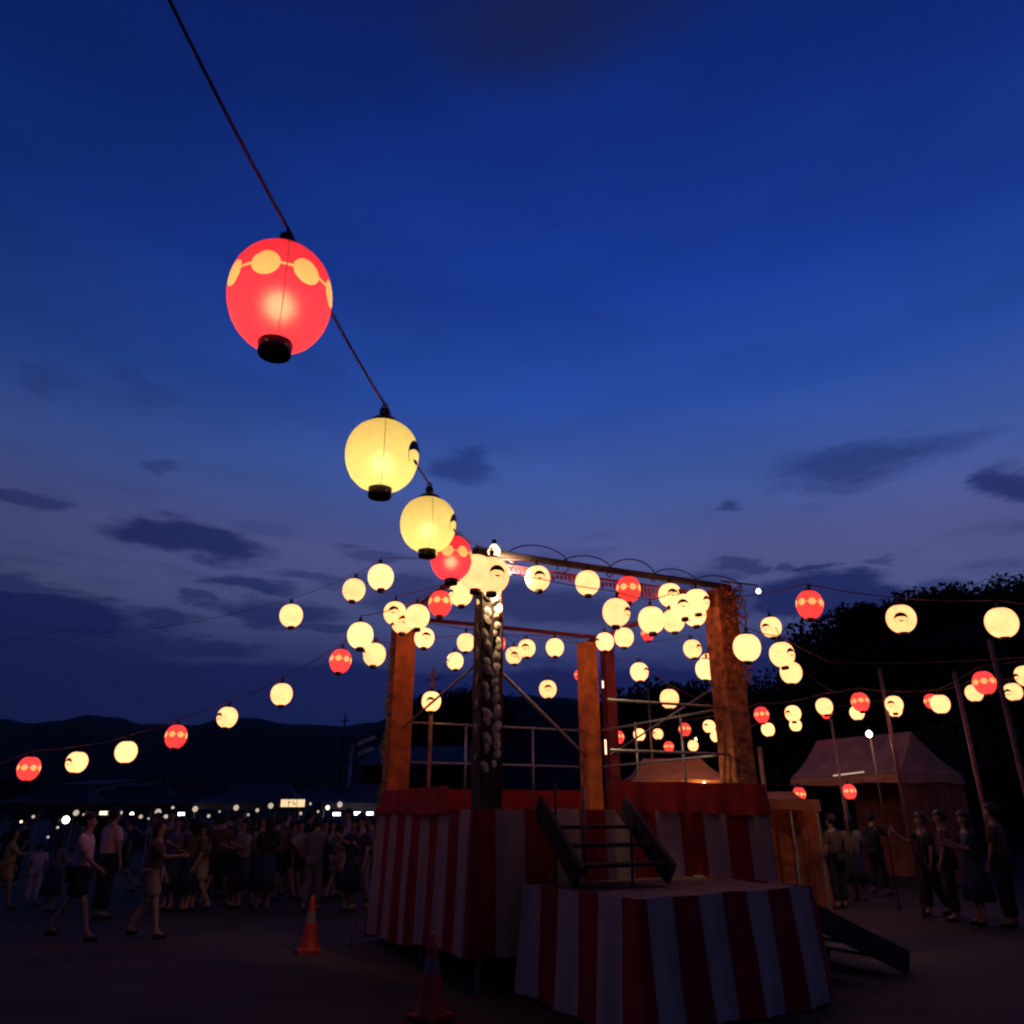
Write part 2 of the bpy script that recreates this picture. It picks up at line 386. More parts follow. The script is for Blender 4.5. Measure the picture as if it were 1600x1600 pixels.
tree_words = ['in a notch at the left foot of the hill skyline', 'on the rising left flank of the hill, second from its foot', 'on the left flank where the skyline climbs most steeply', 'at the left shoulder of the hill skyline',
 'right of the left shoulder, well left of the crested lantern', 'just left of the crested lantern on the hill skyline', 'directly above the crested lantern on the hill', 'just right of the crested lantern on the hill skyline',
 'midway between the two large lanterns on the hill', 'forming the tallest bump of the hill skyline', 'in the dip right of the tallest bump', 'just left of the rightmost large lantern on the skyline', 'above the rightmost large lantern',
 'at the right edge of the photo on the skyline', 'just beyond the right edge on the skyline', 'lowest on the left foot of the steep hill', 'in the front row below the rising left flank', 'in the front row below the left shoulder',
 'in the front row left of the crested lantern', 'in the front row under the crested lantern', 'in the front row between the two large lanterns', 'in the front row left of the rightmost large lantern', 'in the front row under the rightmost large lantern',
 'immediately right of the right tower post, low', 'behind the plain lantern right of the tower', 'behind the lower lantern of the stacked pair', 'right of the stacked pair of lanterns, low',
 'seen inside the tower, left of the plain low lantern', 'seen inside the tower just left of the low lantern', 'seen inside the tower directly behind the low lantern', 'seen inside the tower right of the low lantern', 'seen inside the tower next to the red rear pole',
 'left of the flowered post, nearer the stake', 'left of the flowered post, in the middle of the clump', 'touching the flowered post on its left', 'beside the left tower post, lowest of its clump']
shape_w = ['round', 'tall', 'broad', 'narrow']
for i, (x, y, Y, h) in enumerate(tree_specs):
    top = P(x, y, Y); k = i % 4
    t = empty('tree', (top.x, Y, top.z - h * 1.12), rnd.uniform(0, 6), f"{shape_w[k]} dark tree {tree_words[i]}", 'tree', 'dark trees on the hills')
    t.scale = (h, h, h)
    link('crown', crowns[k], t); link('trunk', trunks[k], t)
# bushes in the dark on the right and behind the crowd
bush = crown_mesh(11, 1500, 1.1, 12, .8)
for i, (x, Y, h, lb) in enumerate([(1255, 30, 3.4, 'low dark tree behind the left end of the white marquee'), (1300, 31, 3.8, 'dark tree behind the lamp pole of the marquee'), (1380, 30, 4.2, 'dark tree behind the ridge of the marquee'),
        (1470, 28, 3.8, 'dark tree behind the hipped end of the marquee'), (1560, 26, 4.6, 'large dark tree behind the leaning right poles'), (30, 40, 3.4, 'dark tree at the left edge behind the crowd'), (250, 55, 4, 'dark tree behind the crowd left of the shop sign'), (500, 50, 3.6, 'dark tree right of the lit shop sign')]):
    g = P(x, 1270, Y); t = empty('tree', (g.x, Y, 0), i, lb, 'tree', 'dark trees beyond the fairground'); t.scale = (h, h, h)
    link('crown', bush, t); link('trunk', trunks[i % 4], t)

# ------------------------------------------------------------------ lantern parts
LD = .31; LR = LD / 2
def paper(name, em, strength, rib, spots=None):
    m = bpy.data.materials.new(name); m.use_nodes = True; n = m.node_tree.nodes; l = m.node_tree.links; b = n['Principled BSDF']
    tcn = n.new('ShaderNodeTexCoord'); s_ = n.new('ShaderNodeSeparateXYZ'); l.new(tcn.outputs['Object'], s_.inputs[0])
    wv_ = n.new('ShaderNodeMath'); wv_.operation = 'MULTIPLY'; wv_.inputs[1].default_value = 2 * math.pi / .0125; l.new(s_.outputs[2], wv_.inputs[0])
    sn = n.new('ShaderNodeMath'); sn.operation = 'SINE'; l.new(wv_.outputs[0], sn.inputs[0])
    mr = n.new('ShaderNodeMapRange'); mr.inputs[1].default_value = .72; mr.inputs[2].default_value = 1; mr.inputs[3].default_value = 1; mr.inputs[4].default_value = 1 - rib; l.new(sn.outputs[0], mr.inputs[0])
    nz_ = n.new('ShaderNodeTexNoise'); nz_.inputs['Scale'].default_value = 9; nz_.inputs['Detail'].default_value = 5; l.new(tcn.outputs['Object'], nz_.inputs['Vector'])
    m2 = n.new('ShaderNodeMapRange'); m2.inputs[1].default_value = .3; m2.inputs[2].default_value = .7; m2.inputs[3].default_value = .86; m2.inputs[4].default_value = 1.08; l.new(nz_.outputs[0], m2.inputs[0])
    oi = n.new('ShaderNodeObjectInfo'); m3 = n.new('ShaderNodeMapRange'); m3.inputs[3].default_value = .80; m3.inputs[4].default_value = 1.15; l.new(oi.outputs['Random'], m3.inputs[0])
    p1 = n.new('ShaderNodeMath'); p1.operation = 'MULTIPLY'; l.new(mr.outputs[0], p1.inputs[0]); l.new(m2.outputs[0], p1.inputs[1])
    p2 = n.new('ShaderNodeMath'); p2.operation = 'MULTIPLY'; l.new(p1.outputs[0], p2.inputs[0]); l.new(m3.outputs[0], p2.inputs[1])
    p3 = n.new('ShaderNodeMath'); p3.operation = 'MULTIPLY'; l.new(p2.outputs[0], p3.inputs[0]); p3.inputs[1].default_value = strength
    b.inputs['Base Color'].default_value = (*[min(.7, c) for c in em], 1); b.inputs['Roughness'].default_value = .8
    b.inputs['Emission Color'].default_value = (*em, 1); l.new(p3.outputs[0], b.inputs['Emission Strength'])
    return m
M_paperw = paper('lit_cream_paper', (1.0, .395, .15), 2.7, .12)
M_paperr = paper('lit_red_paper', (1.0, .042, .036), 1.7, .12)
def paper_trans(name, col, transp, bulbcol, printed=None):
    """paper lit for real by the bulb inside it"""
    m = bpy.data.materials.new(name); m.use_nodes = True; n = m.node_tree.nodes; l = m.node_tree.links; n.clear()
    tcn = n.new('ShaderNodeTexCoord'); s_ = n.new('ShaderNodeSeparateXYZ'); l.new(tcn.outputs['Object'], s_.inputs[0])
    wv_ = n.new('ShaderNodeMath'); wv_.operation = 'MULTIPLY'; wv_.inputs[1].default_value = 2 * math.pi / .0125; l.new(s_.outputs[2], wv_.inputs[0])
    sn = n.new('ShaderNodeMath'); sn.operation = 'SINE'; l.new(wv_.outputs[0], sn.inputs[0])
    mr = n.new('ShaderNodeMapRange'); mr.inputs[1].default_value = .75; mr.inputs[2].default_value = 1; mr.inputs[3].default_value = 1; mr.inputs[4].default_value = .90; l.new(sn.outputs[0], mr.inputs[0])
    nz_ = n.new('ShaderNodeTexNoise'); nz_.inputs['Scale'].default_value = 30; nz_.inputs['Detail'].default_value = 8; l.new(tcn.outputs['Object'], nz_.inputs['Vector'])
    m2 = n.new('ShaderNodeMapRange'); m2.inputs[1].default_value = .3; m2.inputs[2].default_value = .7; m2.inputs[3].default_value = .93; m2.inputs[4].default_value = 1.03; l.new(nz_.outputs[0], m2.inputs[0])
    p1 = n.new('ShaderNodeMath'); p1.operation = 'MULTIPLY'; l.new(mr.outputs[0], p1.inputs[0]); l.new(m2.outputs[0], p1.inputs[1])
    if printed:   # eight pale discs joined by a thin band, printed on the paper
        def mt(op, a, b_=None, c_=None):
            q = n.new('ShaderNodeMath'); q.operation = op
            for i_, x_ in enumerate((a, b_, c_)):
                if x_ is None: continue
                if isinstance(x_, (int, float)): q.inputs[i_].default_value = x_
                else: l.new(x_, q.inputs[i_])
            return q.outputs[0]
        ang_ = mt('ARCTAN2', s_.outputs[0], mt('MULTIPLY', s_.outputs[1], -1)); u_ = mt('SUBTRACT', mt('FRACT', mt('ADD', mt('DIVIDE', ang_, math.pi / 4), 8)), .5)
        du = mt('MULTIPLY', u_, math.pi / 4 * LR); dz = mt('SUBTRACT', s_.outputs[2], .012)
        dist = mt('SQRT', mt('ADD', mt('MULTIPLY', du, du), mt('MULTIPLY', dz, dz)))
        msk = mt('MAXIMUM', mt('LESS_THAN', dist, .043), mt('LESS_THAN', mt('ABSOLUTE', dz), .0042))
    cc = n.new('ShaderNodeVectorMath'); cc.operation = 'SCALE'; cc.inputs[0].default_value = col
    if printed:
        mxp = n.new('ShaderNodeMix'); mxp.data_type = 'RGBA'; mxp.inputs[6].default_value = (*col, 1); mxp.inputs[7].default_value = (*printed, 1); l.new(msk, mxp.inputs[0]); l.new(mxp.outputs[2], cc.inputs[0])
    if True: l.new(p1.outputs[0], cc.inputs[3])
    tr = n.new('ShaderNodeBsdfTranslucent'); l.new(cc.outputs[0], tr.inputs[0])
    df = n.new('ShaderNodeBsdfDiffuse'); l.new(cc.outputs[0], df.inputs[0])
    rf = n.new('ShaderNodeBsdfRefraction'); rf.inputs['Color'].default_value = bulbcol; rf.inputs['Roughness'].default_value = .72; rf.inputs['IOR'].default_value = 1.3
    a = n.new('ShaderNodeMixShader'); a.inputs[0].default_value = .25; l.new(tr.outputs[0], a.inputs[1]); l.new(df.outputs[0], a.inputs[2])
    c = n.new('ShaderNodeMixShader'); c.inputs[0].default_value = transp; l.new(a.outputs[0], c.inputs[1]); l.new(rf.outputs[0], c.inputs[2])
    o = n.new('ShaderNodeOutputMaterial'); l.new(c.outputs[0], o.inputs[0]); return m
M_transw = paper_trans('cream_paper_lit_through', (.96, .80, .30), .03, (1, .8, .4, 1))
M_transr = paper_trans('red_paper_lit_through', (.88, .042, .075), .035, (1, .5, .25, 1), printed=(.92, .50, .17))
M_inbulb = mat('lantern_bulb_glass', (.9, .8, .6), .2, (1, .80, .55), 30)
M_inbulbr = mat('red_lantern_bulb_glass', (.9, .8, .6), .2, (1, .74, .55), 44)

def shade_r(t, tall):
    """t from -1 bottom to 1 top; plump barrel outline"""
    return LR * (1 - abs(t) ** 2.6 * .62) if True else 0
def prof(tall, n=40, ribs=True):
    H = LR * tall; out = []
    for i in range(n + 1):
        t = -1 + 2 * i / n; a = t * R(74)
        r = LR * (math.cos(a) ** .82); z = H * math.sin(a) / math.sin(R(74))
        r *= 1 + .035 * t
        if ribs: r *= 1 - .008 * (i % 2)
        out.append((r, z))
    return out
def rad_at(z, tall):
    H = LR * tall; a = math.asin(max(-1, min(1, z / H * math.sin(R(74))))); return LR * math.cos(a) ** .82 * (1 + .035 * a / R(74))
def wrap_patch(m, polys, tall, off=.003):
    """polys: flat shapes (u = metres round the lantern, z = metres up), triangulated strips laid on the paper"""
    for quad in polys:
        vs = []
        for (u, z) in quad:
            r = rad_at(z, tall) + off; a = u / LR; vs.append((r * math.sin(a), -r * math.cos(a), z))
        m.add(vs, [tuple(range(len(vs)))])
def disc_polys(cu, cz, r, n=20, rings=4):
    out = []
    for j in range(rings):
        r0, r1 = r * j / rings, r * (j + 1) / rings
        for k in range(n):
            a0, a1 = 6.2832 * k / n, 6.2832 * (k + 1) / n
            q = [(cu + r0 * math.cos(a0), cz + r0 * math.sin(a0)), (cu + r1 * math.cos(a0), cz + r1 * math.sin(a0)), (cu + r1 * math.cos(a1), cz + r1 * math.sin(a1)), (cu + r0 * math.cos(a1), cz + r0 * math.sin(a1))]
            if j == 0: q = q[1:]
            out.append(q)
    return out
def crest_polys():
    out = []; n = 26; cz = -.015     # a fat arch, thick at the crown and pointed at both feet, over a small bird-like mark
    for k in range(n):
        a0 = R(-40) + R(260) * k / n; a1 = R(-40) + R(260) * (k + 1) / n
        th = lambda a: .004 + .046 * max(0, math.sin(a)) ** .7
        o_, q = .070, []
        for lv in range(4):
            q = []
            for a, f0 in ((a0, lv / 4), (a1, lv / 4), (a1, (lv + 1) / 4), (a0, (lv + 1) / 4)):
                r = o_ - th(a) * f0; q.append((r * math.cos(a), cz + r * math.sin(a) * .95))
            out.append(q)
    out += [[(-.034, -.040), (0, -.052), (.034, -.040), (0, -.034)]]
    return out
TW, TR = .97, 1.07
def lantern_meshes(kind, near):
    tall = TW if kind == 'white' else TR; H = LR * tall; n = 48 if near else 28
    d = {}
    m = MB(); m.lathe(prof(tall, 48 if near else 24), n)
    d['paper_shade'] = m.mesh('paper_shade', ({'white': M_transw, 'red': M_transr} if near else {'white': M_paperw, 'red': M_paperr})[kind], True)
    rt = rad_at(H, tall)
    m = MB(); m.lathe([(rt * .2, H + .004), (rt * 1.12, H - .004), (rt * 1.16, H + .006), (rt * 1.0, H + .018), (rt * .45, H + .026), (.016, H + .03), (.016, H + .045), (.022, H + .05), (.022, H + .072), (.012, H + .078), (.004, H + .079)], n)
    d['top_cap'] = m.mesh('top_cap', M_black, True)
    rb = rad_at(-H, tall) * .90
    m = MB(); m.lathe([(.001, -H - .026), (rb * .84, -H - .026), (rb * .86, -H - .036), (rb * 1.0, -H - .038), (rb * 1.04, -H - .032), (rb * 1.02, -H + .002), (rb * .98, -H + .012), (rb * .9, -H + .012)], n)
    d['base_ring'] = m.mesh('base_ring', M_black, True)
    m = MB(); m.tube([(0, .006, H + .075), (0, .014, H + .088), (0, .006, H + .102), (0, -.008, H + .098), (0, -.012, H + .086)], .0035, 6)
    d['hook'] = m.mesh('hook', M_black, True)
    if near:
        m = MB()
        for a in (60, 130, 235, 305):
            c = Vector((rb * 1.03 * math.cos(R(a)), rb * 1.03 * math.sin(R(a)), -H - .022)); m.lathe([(0.0005, -.006), (.005, -.004), (.007, 0), (.005, .004), (.0005, .006)], 8, c)
        d['stud'] = m.mesh('stud', M_white, True)
        sa_ = R(-66) if kind == 'white' else 0.0
        m = MB(); m.tube([(math.sin(sa_) * (rad_at(H * math.sin(R(t)), tall) + .002), -math.cos(sa_) * (rad_at(H * math.sin(R(t)), tall) + .002), H * math.sin(R(t))) for t in range(-88, 60, 6)], .0011, 4)
        d['seam'] = m.mesh('seam', M_cord)
    m = MB()
    if kind == 'white':
        wrap_patch(m, crest_polys(), tall); d['crest'] = m.mesh('crest', M_blackprint)
    else:
        cz = .012; nb = 8; step = 6.2832 * LR / nb; rr = .043
        for k in range(nb):
            cu = (k + .5) * step; wrap_patch(m, disc_polys(cu, cz, rr), tall)
            g0, g1 = cu + rr, cu + step - rr
            wrap_patch(m, [[(g0 - .002, cz - .0035), (g1 + .002, cz - .0035), (g1 + .002, cz + .0035), (g0 - .002, cz + .0035)]], tall)
        if not near: d['disc_band'] = m.mesh('disc_band', M_yprint)
    if near:
        m = MB(); m.lathe([(.001, -.036), (.018, -.031), (.031, -.018), (.036, 0), (.031, .018), (.018, .031), (.001, .036)], 20, (0, 0, -.03))
        d['bulb'] = m.mesh('bulb', M_inbulb if kind == 'white' else M_inbulbr, True)
        m = MB(); m.tube([(0, 0, .0), (0, 0, H)], .010, 10); d['bulb_holder'] = m.mesh('bulb_holder', M_black)
    return d
LM = {(k, n): lantern_meshes(k, n) for k in ('white', 'red') for n in (False, True)}
CORDTOP = {'white': LR * TW + .095, 'red': LR * TR + .095}
def lantern(px, py, w, kind, face, label, group='festival lanterns', near=False, lit=True):
    d = den_of(py); Y = LD * d / w; c = P(px, py, Y)
    # face: crest bearing relative to the line of sight; 0 looks at the viewer, + turns to the right
    los = math.degrees(math.atan2(c.x, c.y))
    rz = R(face - los) if face is not None else R(180 + rnd.uniform(-50, 50) - los)
    root = empty('paper_lantern', c, rz, label, 'lantern', group)
    root.rotation_euler = (0, R(-1.5), rz) if near else (R(rnd.uniform(-5, 5)), R(rnd.uniform(-5, 5)), rz)
    for nm, me in LM[(kind, near)].items():
        sh = link(nm, me, root)
    return c + Vector((0, 0, CORDTOP[kind]))
def sag(a, b, s=.03, n=6):
    a = Vector(a); b = Vector(b); d = (b - a).length
    return [a.lerp(b, i / n) - Vector((0, 0, 4 * s * d * (i / n) * (1 - i / n))) for i in range(n)]
def cord(pts, label, r=.006, s=.03, mat_=None, name='lantern_cord', cat='cord'):
    out = []
    for a, b in zip(pts, pts[1:]): out += sag(a, b, s)
    out.append(Vector(pts[-1]))
    m = MB(); m.tube(out, r, 5); o = m.build(name, mat_ or M_cord, smooth=True); tag(o, label, cat); return o

# ------------------------------------------------------------------ tower geometry
NR = Vector((-.34, 8.8, 0)); e1 = Vector((1.104, .50, 0)).normalized(); e2 = Vector((-.50, 1.104, 0)).normalized()
SIDE = 3.66
RT = NR + e1 * SIDE; LT = NR + e2 * SIDE; RR = NR + (e1 + e2) * SIDE
TOPZ = 4.68; ANG = math.atan2(e1.y, e1.x)
corner = {'near': NR, 'right': RT, 'left': LT, 'rear': RR}
def up(v, z): return Vector((v.x, v.y, z))

# ------------------------------------------------------------------ lanterns and their cords
Lw, Lr = 'white', 'red'
a1 = lantern(438, 466, 158, Lr, 2, 'largest red lantern, nearest the viewer, cream discs linked in a band round its shoulder', near=True)
a2 = lantern(597, 713, 114, Lw, 68, 'large cream lantern second down the near cord, black crest just visible on its right edge', near=True)
a3 = lantern(669, 820, 87, Lw, 74, 'large cream lantern third down the near cord, overlapping a red one below right', near=True)
a4 = lantern(705, 872, 65, Lr, 12, 'red lantern with cream discs partly hidden behind the third cream lantern of the near cord', near=True)
a5 = lantern(744, 895, 56, Lw, None, 'cream lantern touching the bare bulb from the left at the top of the near post')
a6 = lantern(768, 899, 56, Lw, 20, 'cream lantern directly below the bare bulb on the near post')
cord([(-2.2, -.6, 5.4), P(265, 0, 1.37), a1, a2, a3, a4, a5, a6, up(NR, TOPZ - .1)], 'cord of the biggest lanterns rising to the top left of the photo', .0058, .02, mat('pale_brown_cord', (.40, .17, .16), .8))
for p, d_ in (((-2.2, -.6), 0),):
    m = MB(); m.tube([(p[0], p[1], 0), (p[0], p[1], 5.5)], .03, 10); tag(m.build('pole', M_pipe, smooth=True), 'tall lantern pole behind the viewer that carries the near cord', 'pole')

b = [lantern(652, 964, 38, Lw, None, 'cream lantern above the left tower post, rightmost of the overlapping three'),
     lantern(629, 972, 35, Lw, 5, 'middle cream lantern of the overlapping three on top of the left tower post'),
     lantern(563, 993, 40, Lw, None, 'cream lantern left of the left tower post with a bright tip above it'),
     lantern(532, 1033, 33, Lr, 10, 'red lantern left of the left tower post against the dusk cloud'),
     lantern(440, 1085, 33, Lw, None, 'plain cream lantern hanging alone just above the left mountain ridge'),
     lantern(355, 1121, 31, Lw, -55, 'cream lantern with a dark crest on its left edge, hanging on the left skyline'),
     lantern(275, 1151, 32, Lr, 0, 'red lantern on the descending left cord between two cream ones'),
     lantern(197, 1175, 32, Lw, None, 'plain cream lantern third from the left edge'),
     lantern(120, 1191, 31, Lw, -50, 'cream lantern second from the left edge with a crest on its left side'),
     lantern(45, 1201, 32, Lr, 0, 'red lantern nearest the left edge of the photo')]
cord([up(NR, TOPZ - .15)] + b + [P(-60, 1212, 11)], 'cord descending from the tower to the left edge of the photo', .007, .02)
m = MB(); q = P(-60, 1212, 11); m.tube([(q.x, q.y, 0), (q.x, q.y, q.z + .3)], .03, 10); tag(m.build('pole', M_pipe, smooth=True), 'lantern pole just beyond the left edge carrying the descending cord', 'pole')

b = [lantern(595, 902, 40, Lw, None, 'plain cream lantern high left of the tower, nearer the tower of the upper pair'),
     lantern(553, 922, 35, Lw, None, 'plain cream lantern high left of the tower, farther from the tower of the upper pair'),
     lantern(455, 962, 35, Lw, None, 'plain cream lantern alone on the sky left of the tower at cloud height')]
cord([up(NR, TOPZ)] + b + [P(100, 985, 17), P(-120, 1000, 22)], 'thin cord running from the tower top far out to the left', .004, .02)
m = MB(); q = P(-120, 1000, 22); m.tube([(q.x, q.y, 0), (q.x, q.y, q.z + .3)], .04, 10); tag(m.build('pole', M_pipe, smooth=True), 'far lantern pole beyond the left edge at the end of the thin cord', 'pole')

b = [lantern(720, 928, 37, Lw, -62, 'cream lantern with a crest on its left side hanging left of the near post top'),
     lantern(688, 943, 36, Lr, 5, 'red lantern between the near and left posts under the large cream ones'),
     lantern(617, 958, 35, Lw, -8, 'cream lantern with a crest facing front, leftmost of the overlapping three on the left post')]
cord([up(NR, TOPZ - .2)] + b + [up(LT, TOPZ)], 'cord along the near left side of the tower', .006, .02)
b = [lantern(585, 1023, 35, Lw, -75, 'cream lantern touching the left edge of the left post, dark notch on its left side'),
     lantern(663, 997, 31, Lw, 12, 'cream lantern with a black crest just right of the left post')]
cord([P(578, 988, 12.0), b[0], up(LT, 4.28) + Vector((-.2, 0, 0))], 'short cord hung off the left post', .006, .02)
cord([up(LT, 4.4) + Vector((.2, 0, 0)), b[1], up(RR, TOPZ)], 'cord along the far left side of the tower', .006, .02)
b = [lantern(728, 1004, 28, Lw, None, 'cream lantern half hidden behind the flowered near post'),
     lantern(711, 1033, 26, Lw, -80, 'small cream lantern just left of the flowered near post with a notch on its left'),
     lantern(674, 1096, 30, Lw, -5, 'lantern with a large dark crest above a thin stake between left and near posts')]
cord([up(RR, TOPZ - .1), b[0], b[1], b[2]], 'cord beyond the near post that drops behind the tower', .006, .02)
q = b[2]; m = MB(); m.tube([(q.x, q.y + .02, 0), (q.x, q.y + .02, q.z + .25)], .03, 8); tag(m.build('pole', M_rust, smooth=True), 'thin stake behind the tower below the lantern with the large crest', 'pole')
b = [lantern(777, 1006, 25, Lr, 0, 'red lantern partly hidden right behind the flowered near post'),
     lantern(803, 1024, 26, Lw, 5, 'crested cream lantern, lower left of the touching pair right of the near post'),
     lantern(823, 1013, 27, Lw, -10, 'crested cream lantern, upper right of the touching pair right of the near post'),
     lantern(867, 1012, 28, Lw, None, 'plain cream lantern touching the left edge of the rear post top')]
cord([up(LT, TOPZ - .3)] + b + [up(RR, TOPZ - .15)], 'cord beyond the tower opening behind the near post', .006, .02)
b = [lantern(856, 1077, 27, Lw, 2, 'crested cream lantern low in the tower opening left of the rear post')]
cord([up(NR, 3.9), b[0], up(RR, 3.9)], 'cord slung low across the tower opening', .005, .03)
b = [lantern(905, 1055, 15, Lr, None, 'small glowing red lantern against the rear tower post')]
cord([b[0], b[0] + Vector((0, 0, .5))], 'drop cord of the small red lantern at the rear post', .005, .0)
b = [lantern(840, 904, 39, Lw, 10, 'crested cream lantern under the front beam, nearest the near post'),
     lantern(918, 911, 38, Lw, None, 'plain cream lantern under the front beam, second from the near post'),
     lantern(982, 921, 37, Lr, 0, 'red lantern under the middle of the front beam'),
     lantern(1047, 930, 36, Lw, 15, 'crested cream lantern under the front beam, upper left of the right hand cluster'),
     lantern(1089, 940, 38, Lw, 55, 'cream lantern against the head of the right post, upper right of the cluster')]
cord([up(NR, TOPZ - .06)] + b + [up(RT, TOPZ - .1)], 'cord strung under the front beam', .006, .015)
b = [lantern(963, 957, 43, Lw, 60, 'large cream lantern below the red one of the front beam'),
     lantern(1018, 969, 41, Lw, None, 'cream lantern at the lower left end of the right hand cluster'),
     lantern(1052, 970, 35, Lw, None, 'cream lantern at the bottom middle of the right hand cluster'),
     lantern(1067, 948, 38, Lw, 2, 'cream lantern with the boldest black crest, centre of the right hand cluster'),
     lantern(1085, 960, 36, Lw, 60, 'cream lantern at the lower right of the cluster beside the right post'),
     lantern(1167, 1012, 42, Lw, None, 'large plain cream lantern just right of the right tower post'),
     lantern(1222, 1023, 38, Lw, 48, 'upper cream lantern of the stacked pair right of the tower, crest on its right')]
cord([up(NR, TOPZ - .1) + Vector((.2, 0, -.1))] + b[:1] + b[1:2] + b[3:4] + [up(RT, TOPZ - .3)], 'cord crossing in front of the tower opening to the right post', .006, .02)
cord([b[2], b[2] + Vector((.05, .0, .25)), up(RT, 4.3)], 'short cord holding the bottom lantern of the cluster', .005, .01)
cord([b[4], up(RT, 4.45)], 'short tie from the cluster to the right post', .005, .01)
cord([up(RT, 4.5), b[5], b[6], P(1300, 1035, 8.6), P(1680, 1020, 7.6)], 'cord running right from the right post at mid height', .006, .02)
b = [lantern(1012, 990, 20, Lr, None, 'pinkish red lantern peeping out under the cream lantern at the cluster left end')]
cord([b[0], b[0] + Vector((0, 0, .6))], 'drop cord of the pinkish red lantern', .005, 0)
b = [lantern(975, 996, 30, Lw, None, 'plain cream lantern right of the rear post, right one of two side by side'),
     lantern(945, 1003, 28, Lw, -60, 'cream lantern with crest at its left, touching the top of the red rear pole'),
     lantern(999, 1050, 28, Lw, 55, 'cream lantern alone in mid sky between rear and right posts'),
     lantern(1046, 1092, 29, Lw, None, 'plain cream lantern in front of the dark tree between rear and right posts')]
cord([up(RT, TOPZ - .35), b[0], b[1], up(RR, TOPZ - .1)], 'cord along the far right side of the tower', .006, .02)
cord([up(RR, TOPZ - .4), b[2], b[3], P(1160, 1120, 14)], 'cord sinking behind the tower towards the far right', .006, .02)
b = [lantern(1082, 1014, 28, Lw, 50, 'cream lantern with a crest on its right side below the right hand cluster'),
     lantern(1108, 1036, 29, Lw, -40, 'cream lantern half hidden behind its lower neighbour left of the right post'),
     lantern(1103, 1046, 32, Lw, None, 'plain cream lantern touching the left edge of the right post, lower one of two'),
     lantern(1205, 980, 31, Lw, -35, 'cream lantern with crest at its left, above the plain one right of the tower'),
     lantern(1236, 1051, 33, Lw, None, 'plain cream lantern, lower of the stacked pair right of the tower')]
cord([up(RR, 4.5), b[0], b[1], P(1180, 1060, 13)], 'cord passing behind the right post', .006, .02)
cord([up(RT, 4.0) + Vector((-.15, 0, 0)), b[2]], 'short cord holding the lantern at the left edge of the right post', .005, .01)
cord([P(1185, 945, 11.0), b[3], b[4], P(1300, 1080, 13)], 'cord dropping right of the right post', .006, .02)
b = [lantern(1265, 945, 40, Lr, -10, 'red lantern with cream discs on the sky right of the tower'),
     lantern(1408, 967, 43, Lw, 0, 'cream lantern with a round black crest against the wooded hill'),
     lantern(1565, 973, 46, Lw, None, 'rightmost large plain cream lantern against the wooded hill')]
cord([up(RT, TOPZ - .15)] + b + [P(1720, 950, 7.8)], 'cord of three lanterns running right from the tower top', .007, .02)
for (q, lb) in ((P(1720, 950, 7.8), 'lantern pole beyond the right edge carrying the upper cords'), (P(1680, 1020, 7.6), 'lantern pole beyond the right edge carrying the lower cord')):
    m = MB(); m.tube([(q.x, q.y, 0), (q.x, q.y, q.z + .2)], .03, 10); tag(m.build('pole', M_pipe, smooth=True), lb, 'pole')
gf = 'small lanterns on the far right hand cords'
rowK = [lantern(1190, 1117, 22, Lr, None, 'small red lantern starting the upper far right row, beside the right post', gf),
     lantern(1239, 1115, 24, Lw, -40, 'small crested cream lantern in the upper far right row above a plain one', gf),
     lantern(1288, 1104, 25, Lw, None, 'small cream lantern of the upper far right row covering a reddish one', gf),
     lantern(1344, 1097, 26, Lr, None, 'small red lantern above a cream one, left of the first leaning pole', gf),
     lantern(1397, 1101, 26, Lw, -20, 'small crested cream lantern just right of the first leaning pole', gf),
     lantern(1469, 1100, 28, Lw, None, 'small cream lantern overlapping a red one, left of the second leaning pole', gf),
     lantern(1538, 1067, 32, Lr, None, 'red lantern left of the third leaning pole, largest red of the far right rows', gf),
     lantern(1603, 1056, 31, Lw, -60, 'crested cream lantern cut by the right edge of the photo', gf)]
cord([P(1150, 1110, 16.4)] + rowK + [P(1680, 1010, 10)], 'upper cord of the far right rows', .008, .015)
rowL = [lantern(1200, 1140, 20, Lw, None, 'small cream lantern below the red one beside the right post', gf),
     lantern(1243, 1133, 18, Lw, None, 'small cream lantern tucked under the crested one of the upper far right row', gf),
     lantern(1291, 1114, 16, Lr, None, 'small reddish lantern mostly hidden behind a cream one of the far right rows', gf),
     lantern(1339, 1114, 21, Lw, None, 'small cream lantern partly under a red one, left of the first leaning pole', gf),
     lantern(1398, 1109, 21, Lw, None, 'small cream lantern directly under the crested one right of the first leaning pole', gf),
     lantern(1455, 1096, 20, Lr, None, 'small red lantern showing left of the cream one before the second leaning pole', gf),
     lantern(1522, 1083, 25, Lw, None, 'small plain cream lantern lower left of the large far right red one', gf),
     lantern(1583, 1081, 26, Lw, -35, 'small crested cream lantern between the third leaning pole and the right edge', gf)]
cord([P(1150, 1140, 21)] + rowL + [P(1660, 1060, 13)], 'lower cord of the far right rows', .008, .015)
rowP = [lantern(966, 1152, 18, Lr, None, 'tiny red lantern beside the red rear pole', gf),
     lantern(999, 1148, 18, Lw, None, 'tiny cream lantern second from the rear pole in the far row', gf),
     lantern(1028, 1147, 16, Lw, -50, 'tiny cream lantern with a dark right edge in the far row', gf),
     lantern(1070, 1140, 18, Lr, None, 'tiny red lantern in the middle of the far row above the orange tent', gf),
     lantern(1108, 1135, 19, Lw, -30, 'tiny crested cream lantern near the right post in the far row', gf)]
cord([P(920, 1150, 21)] + rowP + [P(1190, 1118, 19)], 'upper far cord seen through the tower', .008, .015)
